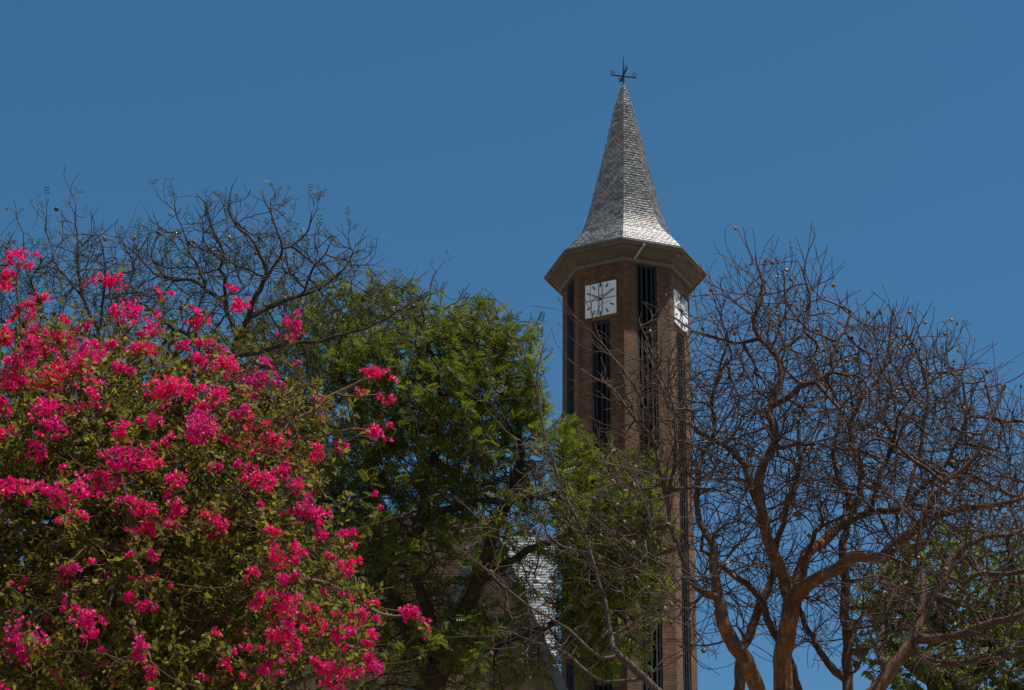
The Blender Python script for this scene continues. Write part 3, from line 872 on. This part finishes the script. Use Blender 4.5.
    s.spurs(0.9, (0.1, 0.22), up=0.2, spread=0.45)
    s.finish(0.0032, 2.1)
    s.build(root, M['bark_orange'], 0.022, 0.105)
    pods(s, root, 330, 0.022)
    return s
build_right_tree()

# ------------------------------------------------------------------ right edge: second leafless tree
def build_edge_tree():
    Y = 22.0
    root = thing('bare_jacaranda', 'leafless tree with drooping reddish limbs at the right edge before a green crown', 'tree', tree_base(Y, 880), group='leafless trees')
    s = Skel(); b = Vector(root.location); p0 = at(872, 700, Y)
    s.limb([(b.x, b.y, -0.2, 0.26), (b.x + .05, b.y, 4, 0.2), (p0.x, p0.y, p0.z, 0.12)])
    L = lambda pts: s.limb(px_limb(Y, pts, 0.62), wob=0.012)
    L([(872, 700, 24, 0), (886, 676, 22, 0), (908, 648, 20, 0), (920, 617, 16, .1), (937, 593, 14, .1), (953, 556, 12, .2), (977, 540, 9, .2), (1015, 533, 7, .2), (1050, 515, 5, .2)])
    L([(912, 645, 16, 0), (940, 638, 15, -.2), (963, 633, 13, -.3), (997, 622, 11, -.4), (1026, 612, 9, -.5), (1070, 600, 6, -.5)])
    L([(920, 617, 12, .1), (923, 577, 10, .3), (917, 547, 8, .4), (921, 520, 6, .4), (935, 490, 4, .5)])
    L([(937, 593, 10, .1), (957, 600, 9, -.2), (973, 577, 8, -.3), (1024, 570, 7, -.4), (1060, 555, 5, -.4)])
    L([(886, 676, 16, 0), (880, 640, 11, .4), (893, 600, 9, .6), (900, 560, 6, .7)])
    L([(908, 650, 14, 0), (950, 665, 11, -.3), (990, 655, 9, -.4), (1040, 660, 7, -.5)])
    blobs = [(960, 590, 80, 65, 0, .9), (1020, 560, 60, 70, -.2, .9), (900, 590, 55, 70, .3, .8), (980, 650, 80, 50, -.2, .8), (950, 530, 70, 40, .2, .7)]
    s.grow(blob_points(blobs, Y, 150), 0.08, 1.4, 0.28, 150, jit=0.12, up=0.05)
    s.grow(blob_points(blobs, Y, 1100), 0.06, 0.8, 0.13, 170, jit=0.18, up=0.02)
    s.laterals(0.13, (0.2, 0.5), 40, 0.05, rmax=0.05, first=120, sub=0.25)
    s.spurs(1.5, (0.08, 0.24), up=0.1)
    s.finish(0.0036, 2.1)
    s.build(root, M['bark_orange'], 0.022, 0.11)
    pods(s, root, 55, 0.021)
build_edge_tree()

# ------------------------------------------------------------------ middle: slender leafless tree in front of the green one
def build_slender_tree():
    Y = 19.0
    root = thing('slender_bare_tree', 'slender leafless tree with long thin shoots and pods before the tower foot', 'tree', tree_base(Y, 668), group='leafless trees')
    s = Skel(); b = Vector(root.location); p0 = at(662, 700, Y)
    s.limb([(b.x, b.y, -0.2, 0.13), (b.x + .05, b.y, 3, 0.1), (p0.x, p0.y, p0.z, 0.06)])
    L = lambda pts: s.limb(px_limb(Y, pts, 0.52), wob=0.006)
    L([(662, 700, 16, 0), (645, 680, 15, 0), (618, 653, 13, 0), (611, 636, 10, .1), (602, 592, 7.5, .1), (591, 554, 6.5, .15), (583, 532, 6, .2), (570, 505, 5.5, .2), (557, 474, 5, .25), (547, 442, 4.4, .25), (541, 410, 3.8, .25), (537, 380, 3.2, .3), (541, 358, 2.6, .3), (546, 338, 1.8, .3)])
    L([(547, 442, 3.4, .25), (538, 403, 2.8, .1), (533, 377, 2.4, .1), (524, 354, 2, .1), (514, 329, 1.5, .1)])
    L([(556, 472, 3.6, .25), (532, 449, 2.8, .4), (508, 432, 2.2, .5), (488, 412, 1.6, .5)])
    L([(618, 653, 8, 0), (602, 658, 6, -.1), (568, 630, 5, -.2), (538, 611, 4.4, -.3), (500, 584, 3.6, -.35), (478, 562, 2.8, -.4), (460, 548, 1.8, -.4)])
    L([(645, 680, 8, 0), (600, 680, 6, .2), (560, 650, 4.5, .3), (530, 640, 3.5, .3), (505, 630, 2.5, .4)])
    L([(602, 592, 5, .1), (630, 560, 4, -.1), (650, 530, 3, -.2), (640, 490, 2.5, -.2), (628, 455, 2, -.2)])
    L([(591, 554, 4, .15), (560, 545, 3.2, .4), (535, 520, 2.5, .5), (510, 508, 1.8, .5)])
    L([(611, 640, 6, .1), (640, 620, 4.5, .2), (665, 590, 3.5, .2), (690, 575, 2.5, .2)])
    L([(583, 532, 4, .2), (600, 500, 3, .1), (603, 465, 2.4, .1), (612, 440, 1.8, .1)])
    blobs = [(600, 560, 85, 110, 0, .6), (540, 560, 80, 80, .2, .5), (640, 600, 60, 70, 0, .5), (640, 500, 50, 60, -.1, .4), (535, 640, 70, 40, .2, .5), (540, 480, 45, 60, .2, .4)]
    s.grow(blob_points(blobs, Y, 420), 0.05, 0.6, 0.09, 110, jit=0.22, up=0.05)
    s.laterals(0.08, (0.2, 0.5), 40, 0.05, first=120, sub=0.2)
    s.spurs(1.0, (0.06, 0.18), up=0.1, spread=.5)
    s.finish(0.0036, 2.5)
    s.build(root, M['bark_grey'], 0.018, 0.05)
    pods(s, root, 85, 0.02)
build_slender_tree()

# ------------------------------------------------------------------ leafy jacaranda in the middle
def build_green_tree():
    Y = 29.0
    root = thing('leafy_jacaranda', 'broad green feathery tree with dark limbs between bougainvillea and tower', 'tree', tree_base(Y, 430))
    s = Skel(); b = Vector(root.location); p0 = at(430, 705, Y)
    s.limb([(b.x, b.y, -0.2, 0.36), (b.x, b.y, 5, 0.27), (p0.x, p0.y, p0.z, 0.19)])
    L = lambda pts: s.limb(px_limb(Y, pts, 0.85), wob=0.015)
    L([(430, 705, 32, 0), (434, 685, 30, 0), (450, 640, 22, 0), (477, 585, 17, -.2), (494, 532, 13, -.4), (515, 480, 10, -.5), (520, 430, 8, -.5), (500, 380, 5, -.4), (495, 330, 3, -.4)])
    L([(436, 680, 24, 0), (400, 610, 18, .2), (380, 565, 15, .3), (376, 525, 13, .3), (370, 460, 10, .3), (352, 400, 8, .2), (330, 350, 6, .1), (300, 310, 4, 0)])
    L([(383, 566, 12, .3), (412, 538, 10, -.1), (441, 512, 9, -.4), (477, 503, 8, -.7), (530, 498, 6, -.9), (590, 480, 5, -1.0), (630, 470, 3, -1.0)])
    L([(477, 585, 11, -.2), (515, 558, 9, -.6), (550, 542, 8, -.8), (600, 530, 6, -.9), (650, 505, 4, -.9)])
    L([(440, 660, 16, 0), (420, 590, 12, -.3), (416, 555, 11, -.4), (420, 515, 10, -.4), (432, 450, 8, -.3), (440, 395, 6, -.2), (428, 340, 4, -.1), (420, 300, 3, 0)])
    L([(376, 525, 9, .3), (340, 500, 8, .5), (310, 450, 6, .6), (285, 400, 4, .7), (270, 350, 3, .7)])
    L([(450, 640, 12, 0), (510, 640, 9, -.3), (560, 620, 7, -.4), (610, 600, 5, -.4)])
    L([(400, 610, 11, .2), (360, 600, 9, .6), (320, 570, 6, .8), (290, 530, 4, .9)])
    L([(370, 460, 7, .3), (400, 400, 6, .7), (390, 350, 5, .9), (370, 300, 3, 1.0)])
    blobs = [(415, 370, 105, 90, 0, 1.5), (335, 332, 85, 62, .2, 1.4), (470, 425, 80, 95, -.3, 1.5), (585, 505, 92, 58, -.8, 1.3), (610, 565, 62, 55, -.8, .9), (560, 455, 35, 35, -.7, .8), (630, 485, 40, 38, -.9, .8), (410, 520, 130, 95, 0, 1.7),
             (320, 470, 85, 110, .5, 1.4), (430, 655, 135, 50, 0, 1.4), (470, 345, 50, 55, -.3, 1.0), (520, 440, 35, 50, -.4, .7), (350, 590, 80, 80, .6, 1.2), (640, 545, 30, 45, -.8, .5), (520, 370, 30, 60, -.5, .7), (578, 600, 25, 70, .2, .6), (600, 625, 55, 55, -.3, .8), (490, 640, 70, 45, -.9, .7), (528, 555, 42, 50, -.7, .5), (260, 400, 60, 90, .6, 1.1)]
    s.grow(blob_points(blobs, Y, 8500), 0.06, 0.7, 0.095, 170, jit=0.3, up=0.12)
    s.spurs(1.5, (0.1, 0.25), up=0.3)
    s.finish(0.0048, 2.4)
    s.build(root, M['bark_dark'], 0.03, 0.12)
    small = np.nonzero((s.RAD < 0.009) & (np.arange(len(s.P)) > 200))[0]
    # leaves in patches: some twigs still bare
    q = s.P[small]
    f = np.sin(q[:, 0] * 3.4 + 1) * np.sin(q[:, 1] * 3.1 + q[:, 2] * 2.3) + np.sin(q[:, 2] * 5.1 + q[:, 0] * 2.1) * np.sin(q[:, 1] * 4.3 + q[:, 0] * 3)
    hi = (s.P[small][:, 2] - s.P[small][:, 2].mean()) / s.P[small][:, 2].std()
    left = (q[:, 0] < at(345, 300, Y).x) & (hi > 0.75)
    pr = np.clip(0.34 + 0.55 * f, 0.03, 0.95); pr[left] *= 0.6
    low = q[:, 2] < at(430, 490, Y).z; pr[low] *= 0.5          # the shaded inside holds fewer leaves
    lobe = q[:, 0] > at(555, 500, Y).x; pr[lobe] = np.clip(pr[lobe] + .22, 0, 1)
    # a gap low in the crown through which the church roof shows
    g0, g1 = at(499, 600, Y), at(558, 538, Y)
    gap = (q[:, 0] > g0.x) & (q[:, 0] < g1.x) & (q[:, 2] > g0.z) & (q[:, 2] < g1.z)
    pr[gap] *= 0.6
    nodes = small[rng.random(len(small)) < pr]
    foliage(s, root, nodes, 3, LEAF_C, 0.125, M['leaf_green'], droop=0.1, spread=0.85, spin=0.7)
    pods(s, root, 60, 0.026)
    print('GREEN leaves', len(nodes))
build_green_tree()

# ------------------------------------------------------------------ left: two nearly bare trees with first buds
def build_left_trees():
    Y = 26.0
    root = thing('budding_jacaranda', 'nearly bare tree with rounded dark crown and first green buds above the bougainvillea', 'tree', tree_base(Y, 232), group='leafless trees')
    s = Skel(); b = Vector(root.location); p0 = at(236, 480, Y)
    s.limb([(b.x, b.y, -0.2, 0.24), (b.x + .1, b.y, 5, 0.17), (p0.x, p0.y, p0.z, 0.09)], wob=0.006)
    L = lambda pts: s.limb(px_limb(Y, pts, 0.62), wob=0.012)
    L([(236, 480, 19, 0), (234, 400, 17, 0), (236, 350, 15, 0), (246, 323, 13, 0)])
    L([(246, 323, 11, 0), (254, 303, 9, -.1), (262, 284, 8, -.2), (266, 266, 7, -.2), (258, 250, 6, -.2), (248, 235, 5, -.1), (235, 223, 4, 0), (228, 206, 3, 0), (232, 186, 1.8, 0)])
    L([(262, 284, 6, -.2), (277, 263, 5, -.4), (282, 248, 4.4, -.5), (277, 232, 4, -.5), (272, 214, 3, -.5), (262, 196, 2, -.5)])
    L([(282, 248, 4, -.5), (300, 240, 3.4, -.5), (309, 230, 3, -.5), (311, 214, 2, -.5)])
    L([(249, 316, 10, 0), (276, 303, 9, .2), (303, 295, 8, .3), (329, 282, 6, .4), (345, 268, 4, .4), (352, 250, 2, .4)])
    L([(238, 340, 9, 0), (224, 303, 7.5, .3), (206, 290, 6.5, .5), (190, 279, 6, .6), (170, 279, 5, .7), (155, 274, 4, .8), (140, 258, 3, .8), (125, 245, 2, .8)])
    L([(228, 310, 7, .2), (225, 277, 6, .1), (219, 268, 5.5, 0), (224, 254, 5, 0), (217, 237, 4, .1), (209, 223, 3.4, .1), (208, 209, 2.6, .1), (198, 193, 1.6, .1)])
    L([(206, 290, 5, .5), (196, 262, 4, .4), (188, 245, 3.4, .4), (180, 225, 2.4, .4), (175, 205, 1.6, .4)])
    L([(303, 295, 5, .3), (312, 270, 4, .1), (325, 255, 3, 0), (333, 235, 2, 0)])
    L([(236, 370, 9, 0), (200, 345, 7, -.3), (170, 325, 5.5, -.4), (150, 310, 4, -.5), (130, 300, 3, -.5)])
    L([(240, 360, 9, 0), (280, 345, 7, -.3), (320, 340, 6, -.5), (360, 330, 4.5, -.6), (400, 310, 3, -.6), (430, 290, 2, -.6)])
    blobs = [(235, 265, 98, 66, 0, 1.0), (190, 275, 75, 60, .3, .9), (300, 285, 65, 60, .1, .9), (160, 320, 60, 45, -.2, .8), (240, 330, 100, 50, 0, .9), (350, 310, 70, 40, -.4, .6), (410, 300, 50, 30, -.5, .4), (230, 430, 120, 85, 0, 1.0), (210, 560, 110, 70, .1, .9)]
    s.grow(blob_points(blobs, Y, 230), 0.08, 1.4, 0.28, 150, jit=0.14, up=0.12)
    s.grow(blob_points(blobs, Y, 1500), 0.06, 0.8, 0.14, 150, jit=0.16, up=0.2)
    s.laterals(0.36, (0.12, 0.32), 38, 0.3, rmax=0.03, first=90, sub=0.45)
    s.spurs(1.0, (0.06, 0.16), up=0.5)
    s.finish(0.0033, 2.15)
    s.build(root, M['bark_dark'], 0.022, 0.12)
    tips = np.nonzero(s.nch == 0)[0]; tips = tips[rng.random(len(tips)) < 0.5]
    foliage(s, root, tips, 2, LEAF_S, 0.075, M['leaf_bud'], spread=0.6)
    pods(s, root, 42, 0.026)
    Y = 24.5
    root = thing('budding_jacaranda', 'thin bare tree with upright twigs and buds behind the upper left bougainvillea flowers', 'tree', tree_base(Y, 105), group='leafless trees')
    s = Skel(); b = Vector(root.location); p0 = at(108, 470, Y)
    s.limb([(b.x, b.y, -0.2, 0.2), (b.x - .1, b.y, 5, 0.14), (p0.x, p0.y, p0.z, 0.075)], wob=0.006)
    L2 = lambda pts: s.limb(px_limb(Y, pts, 0.62), wob=0.01)
    L2([(108, 470, 14, 0), (110, 400, 12, 0), (107, 370, 10, 0), (98, 330, 7, 0), (82, 295, 6, .1), (78, 255, 4, .1), (76, 225, 2.5, .1), (77, 203, 1.6, .1)])
    L2([(107, 372, 8, 0), (70, 345, 6, -.2), (45, 315, 5, -.3), (30, 280, 4, -.3), (24, 250, 2.5, -.3), (22, 232, 1.6, -.3)])
    L2([(98, 332, 6, 0), (122, 300, 5, .3), (132, 275, 4, .4), (140, 250, 3, .4), (150, 232, 1.8, .4)])
    L2([(82, 296, 4.5, .1), (60, 270, 3.4, .3), (50, 245, 2.4, .4), (44, 228, 1.6, .4)])
    L2([(70, 345, 5, -.2), (30, 340, 4, .1), (0, 320, 3.4, .2), (-25, 285, 2.4, .2)])
    L2([(98, 330, 5, 0), (105, 290, 4, -.3), (104, 260, 3, -.4), (100, 235, 1.8, -.4)])
    blobs = [(80, 280, 75, 60, 0, .9), (30, 300, 60, 55, 0, .8), (120, 290, 50, 60, .2, .8), (70, 345, 85, 45, 0, .8), (-30, 290, 60, 60, .1, .7), (80, 440, 100, 80, .2, .9)]
    s.grow(blob_points(blobs, Y, 170), 0.08, 1.4, 0.28, 150, jit=0.14, up=0.15)
    s.grow(blob_points(blobs, Y, 1050), 0.06, 0.8, 0.13, 140, jit=0.16, up=0.25)
    s.laterals(0.36, (0.12, 0.3), 36, 0.35, rmax=0.03, first=80, sub=0.45)
    s.spurs(1.0, (0.06, 0.15), up=0.6)
    s.finish(0.0031, 2.15)
    s.build(root, M['bark_dark'], 0.02, 0.12)
    tips = np.nonzero(s.nch == 0)[0]; tips = tips[rng.random(len(tips)) < 0.45]
    foliage(s, root, tips, 2, LEAF_S, 0.07, M['leaf_bud'], spread=0.6)
    pods(s, root, 22, 0.026)
build_left_trees()

# ------------------------------------------------------------------ far right: leafy tree behind the bare ones
def build_far_tree():
    Y = 38.0
    root = thing('leafy_shade_tree', 'dense dull green tree standing behind the leafless branches at lower right', 'tree', tree_base(Y, 960))
    s = Skel(); b = Vector(root.location); p0 = at(955, 720, Y)
    s.limb([(b.x, b.y, -0.2, 0.4), (b.x, b.y, 6, 0.3), (p0.x, p0.y, p0.z, 0.2)])
    L = lambda pts: s.limb(px_limb(Y, pts), wob=0.02, step=.12)
    L([(955, 720, 20, 0), (945, 660, 14, -.2), (940, 600, 9, -.3), (945, 550, 4, -.3)])
    L([(955, 715, 16, 0), (990, 650, 12, 0), (1010, 590, 8, .1), (1010, 550, 4, .1)])
    L([(950, 690, 14, 0), (905, 660, 10, .3), (885, 610, 6, .4)])
    L([(955, 710, 14, 0), (1040, 680, 10, .2), (1070, 620, 6, .2)])
    blobs = [(945, 582, 82, 58, 0, 1.4), (895, 625, 58, 65, .2, 1.2), (1010, 600, 65, 60, 0, 1.4), (960, 660, 100, 55, -.2, 1.5), (1070, 650, 70, 70, 0, 1.2)]
    s.grow(blob_points(blobs, Y, 3200), 0.1, 1.0, 0.13, 120, jit=0.3, up=0.1)
    s.finish(0.006, 2.4)
    s.build(root, M['bark_dark'], 0.04, 0.14)
    small = np.nonzero((s.RAD < 0.02) & (np.arange(len(s.P)) > 100))[0]
    q = s.P[small]; f = np.sin(q[:, 0] * 2.1) * np.sin(q[:, 2] * 2.5 + q[:, 1])
    nodes = small[rng.random(len(small)) < np.clip(0.45 + 0.4 * f, 0.1, 1)]
    foliage(s, root, nodes, 5, LEAF_B, 0.15, M['leaf_far'], droop=0.2, spread=0.9, spin=0.7)
build_far_tree()

# ------------------------------------------------------------------ bougainvillea
CL = """18 258 12 9;9 275 9 9;8 285 9 5;109 281 18 6;39 301 14 6;163 294 7 5;232 287 7 5;241 304 10 7;127 309 20 8;62 317 7 5;155 315 7 5;146 328 11 7;199 320 14 8;18 315 10 7;7 336 11 12
35 330 10 8;30 350 17 12;60 342 14 10;78 361 20 11;54 379 18 12;11 381 15 10;47 410 17 9;85 328 8 5;145 347 14 8;120 367 10 8;180 343 9 6;206 345 10 7;206 361 16 8;225 367 12 8;165 390 19 14;192 388 9 8;217 397 12 10
262 383 17 12;201 408 9 7;198 428 17 16;240 414 10 7;250 423 7 6;54 426 14 8;293 326 9 11;288 338 6 4;192 309 4 3;379 373 13 7;386 397 7 6;375 433 10 9;361 391 4 4;318 402 7 5;298 364 3 3;270 442 17 14
340 447 8 6;318 453 10 7;323 415 5 4;130 458 22 13;64 490 26 10;6 487 9 10;30 485 10 8;100 481 16 10;34 453 12 8;260 479 14 10;281 471 10 9;177 479 12 8;151 466 10 7;215 466 8 5;241 468 6 6;132 505 12 9
151 509 10 8;175 509 14 8;205 513 8 6;215 524 9 9;151 530 12 10;75 519 9 7;62 521 5 4;68 571 12 8;93 564 4 3;132 557 5 4;155 552 8 6;270 535 9 7;260 506 6 4;296 554 9 9;275 562 9 12;256 575 9 7
286 581 10 8;260 598 9 9;279 603 16 12;217 636 4 4;72 609 7 7;85 618 12 10;96 632 6 5;23 643 15 17;141 652 11 10;151 673 8 6;147 605 10 6;130 596 6 5;147 577 4 4;279 635 12 10;294 647 9 7;270 667 9 6
247 648 7 4;234 667 8 6;226 656 7 5;6 688 8 5;309 512 18 11;318 536 7 9;345 532 9 5;332 553 5 4;348 570 8 9;341 634 11 12;356 617 11 8;347 597 8 5;373 605 6 4;369 637 9 8;372 661 11 11;414 612 11 9
374 619 4 5;338 677 15 14;316 628 10 9;307 610 10 7;271 668 10 6;318 664 9 8;289 628 10 7;120 430 10 8;20 365 14 10;95 395 12 8;150 420 9 7;110 345 8 6;90 350 12 9;3 405 9 9;8 432 8 6;170 440 8 6;225 440 8 7;300 490 9 8"""
CLUSTERS = [tuple(float(q) for q in t.split()) for t in CL.replace('\n', ';').split(';')]
def boug_front(px, py):
    return 11.9 - 1.35 * math.sqrt(max(0.0, 1 - ((px - 90) / 310) ** 2 - ((py - 660) / 340) ** 2))
def build_bougainvillea():
    Y = 11.9
    b = at(80, 690, Y + .3)
    root = thing('bougainvillea', 'huge bougainvillea shrub covered in magenta flowers in the left foreground', 'shrub', (b.x, Y + .3, 0))
    s = Skel()
    base = Vector(root.location)
    top = at(100, 740, Y + .2)
    s.limb([(base.x, base.y, -0.1, .09), (base.x + .1, base.y, 2.2, .075), (top.x, top.y, top.z, .05)], wob=0.03)
    L = lambda pts: s.limb(px_limb(Y, pts), wob=0.012, step=.05)
    for pts in ([(100, 740, 14, .2), (90, 640, 9, .1), (60, 520, 6, 0), (40, 400, 4, 0), (22, 320, 3, 0), (14, 265, 2, 0)],
                [(100, 740, 12, .2), (140, 620, 9, -.2), (170, 500, 6, -.3), (190, 400, 4, -.2), (200, 330, 3, 0), (232, 290, 2, 0)],
                [(100, 740, 12, .2), (200, 630, 8, -.3), (270, 520, 6, -.2), (300, 440, 4, 0), (262, 385, 3, .1), (292, 335, 2, .1)],
                [(140, 620, 7, -.2), (230, 500, 5, -.4), (290, 425, 4, -.2), (335, 395, 3, 0), (378, 375, 2, .1)],
                [(200, 630, 7, -.3), (300, 580, 5, -.3), (350, 600, 4, -.1), (390, 615, 3, 0), (412, 612, 2, .1)],
                [(100, 740, 10, .2), (240, 700, 7, -.2), (320, 670, 5, -.2), (370, 655, 3, 0)],
                [(90, 640, 6, .1), (30, 560, 5, -.3), (0, 470, 4, -.3), (-20, 380, 3, 0)],
                [(60, 520, 5, 0), (100, 420, 4, -.1), (120, 340, 3, .1), (110, 285, 2, .1)],
                [(90, 640, 6, .1), (130, 540, 5, -.8), (110, 460, 4, -.8), (70, 400, 3, -.5)],
                [(300, 440, 3.5, 0), (340, 430, 3, .1), (375, 432, 2, .1)], [(335, 395, 2.5, 0), (365, 395, 2, .1), (386, 397, 1.6, .1)]):
        L(pts)
    blobs = [(110, 560, 200, 150, 0, 1.15), (90, 430, 150, 90, -.1, .9), (220, 480, 110, 100, -.1, .9), (270, 600, 105, 90, -.1, .9), (60, 660, 180, 90, -.2, 1.2), (60, 370, 95, 60, -.1, .7), (20, 440, 90, 90, .2, .8), (60, 520, 110, 90, .4, .8), (150, 500, 130, 90, .55, .6), (110, 610, 190, 90, .6, .6),
             (170, 380, 90, 55, 0, .6), (270, 430, 60, 50, 0, .5), (330, 640, 50, 60, 0, .6), (110, 720, 230, 80, 0, 1.2), (-60, 520, 80, 180, 0, 1.0), (300, 410, 60, 35, .05, .35), (355, 610, 40, 25, 0, .25)]
    A = blob_points(blobs, Y, 14000)
    cl = []
    for i, (px, py, rx, ry) in enumerate(CLUSTERS):
        yy = boug_front(px, py) + rng.uniform(-.12, .12)
        cl.append((at(px, py, yy), 1.15 * rx * mpp(yy), 1.12 * ry * mpp(yy)))
    A = np.concatenate([A, np.array([tuple(c[0]) for c in cl])])
    s.grow(A, 0.035, 0.4, 0.05, 190, jit=0.35, up=0.1)
    # a flowering shoot out to each cluster
    for c, rx, ry in cl:
        j = s.nearest(c); p = np.array(s.p[j]); L_ = np.linalg.norm(np.array(c) - p)
        k = max(2, int(L_ / .04)); last = j
        for i in range(1, k + 1):
            t = i / k
            q = p + (np.array(c) - p) * t + np.array([0, 0, 0.25 * L_ * t * (1 - t)])
            last = s.add(q, last)
    s.laterals(0.035, (0.12, 0.4), 45, 0.3, first=400, sub=0.12)
    s.spurs(1.0, (0.06, 0.16), up=0.15)
    s.finish(0.0022, 2.4, smooth=2)
    s.build(root, M['stem'], 0.010, 0.02, ('stem', 'twigs'))
    # leaves
    P = s.P; n = len(P)
    small = np.nonzero((s.RAD < 0.008) & (np.arange(n) > 300))[0]
    q = P[small]
    # sparser towards the top and towards the right-hand shoots
    cz = (q[:, 2] - at(100, 520, Y).z) / (at(100, 300, Y).z - at(100, 520, Y).z)
    cx = (q[:, 0] - at(240, 500, Y).x) / (at(400, 500, Y).x - at(240, 500, Y).x)
    f = np.sin(q[:, 0] * 7 + 2) * np.sin(q[:, 2] * 8 + q[:, 1] * 3) + .6 * np.sin(q[:, 0] * 17) * np.sin(q[:, 2] * 15 + 1)
    pr = np.clip(0.5 + 0.42 * f, .05, 1) * np.clip(1.0 - 0.75 * np.clip(cz - .25, 0, 1), .1, 1) * np.clip(1.0 - 0.55 * np.clip(cx, 0, 1), .2, 1)
    pr[q[:, 1] > Y + .25] = .95
    nodes = small[rng.random(len(small)) < pr]
    foliage(s, root, nodes, 3, LEAF_B, 0.040, M['leaf_boug'], droop=0.15, spread=0.9, spin=0.9, name='leaves')
    print('BOUG nodes', n, 'leaves', len(nodes))
    # flowers: bracts in threes with a pale tube in the middle
    BR = np.array([(0, 0, 0), (.45, -.36, .10), (1, 0, .02), (.55, 0, .16), (.45, .36, .10)]); BF = [(0, 1, 2, 3), (0, 3, 2, 4)]
    def cluster_geo(c, rx, ry, dens=1.0):
        m = max(6, int(dens * 6.5 * (rx * ry) / (0.02 * 0.02)))
        nb = int(3 + 0)
        # a few sub-sprays make the outline uneven
        k = max(2, int(m / 7)); sub = rng.normal(0, .42, (k, 3)); which = rng.integers(0, k, m)
        u = sub[which] + rng.normal(0, .2, (m, 3))
        C = np.array(c)[None, :] + u * np.array([rx, (rx + ry) * .5, ry])[None, :]
        out = u / (np.linalg.norm(u, axis=1)[:, None] + 1e-6) + np.array([0.15, -.35, .35]) + rng.normal(0, .35, (m, 3))
        out /= np.linalg.norm(out, axis=1)[:, None]
        hue = np.clip(rng.normal(rng.uniform(.2, .52), .14), .1, .85)
        VV, FF, AA = [], [], []; off = 0
        fr = frames(out, 1.0)                                   # x: the flower's axis
        size = rng.uniform(.016, .026, m)
        for j in range(3):
            a = j * 2.094 + rng.uniform(0, 2.09, m) * 0 + rng.normal(0, .2, m)
            side = fr[:, :, 1] * np.cos(a)[:, None] + fr[:, :, 2] * np.sin(a)[:, None]
            tilt = rng.uniform(.45, 1.0, m)[:, None]
            D = side * np.sin(tilt) + out * np.cos(tilt)
            nz = out * np.sin(tilt) - side * np.cos(tilt)
            Yv = np.cross(nz, D)
            fm = np.stack([D, Yv, -nz], 2)
            V, Fq, at_ = scatter(BR, BF, C, fm, size, np.clip(hue + rng.normal(0, .15, m), 0, .94))
            VV.append(V); FF.append(Fq + off); AA.append(at_); off += len(V)
        # the tiny cream flowers
        sel = rng.random(m) < .35
        if sel.any():
            T = np.array([(0, -.05, 0), (.75, -.09, 0), (.75, .09, 0), (0, .05, 0)])
            V, Fq, at_ = scatter(T, [(0, 1, 2, 3)], C[sel], fr[sel], size[sel], np.full(sel.sum(), 1.0))
            VV.append(V); FF.append(Fq + off); AA.append(at_)
        return np.concatenate(VV), np.concatenate(FF), np.concatenate(AA)
    order = sorted(range(len(cl)), key=lambda i: -cl[i][1] * cl[i][2])
    mass = []
    for rank, i in enumerate(order):
        V, Fq, a = cluster_geo(*cl[i])
        if rank < 100: mesh_np('flower_cluster', V, Fq, M['bract'], root, attrs={'rnd': a}, base=root.location)
        else: mass.append((V, Fq, a))
    # small single sprays on outer twigs
    tips = np.nonzero(s.nch == 0)[0]
    fr_ = np.array([P[t][1] < Y - .25 for t in tips]); tips = tips[fr_]
    for t in rng.choice(tips, 170, replace=False):
        mass.append(cluster_geo(P[t], rng.uniform(.012, .03), rng.uniform(.01, .02)))
    VV, FF, AA, off = [], [], [], 0
    for V, Fq, a in mass: VV.append(V); FF.append(Fq + off); AA.append(a); off += len(V)
    o = mesh_np('flower_cluster', np.concatenate(VV), np.concatenate(FF), M['bract'], root, attrs={'rnd': np.concatenate(AA)}, base=root.location); o['kind'] = 'stuff'
build_bougainvillea()
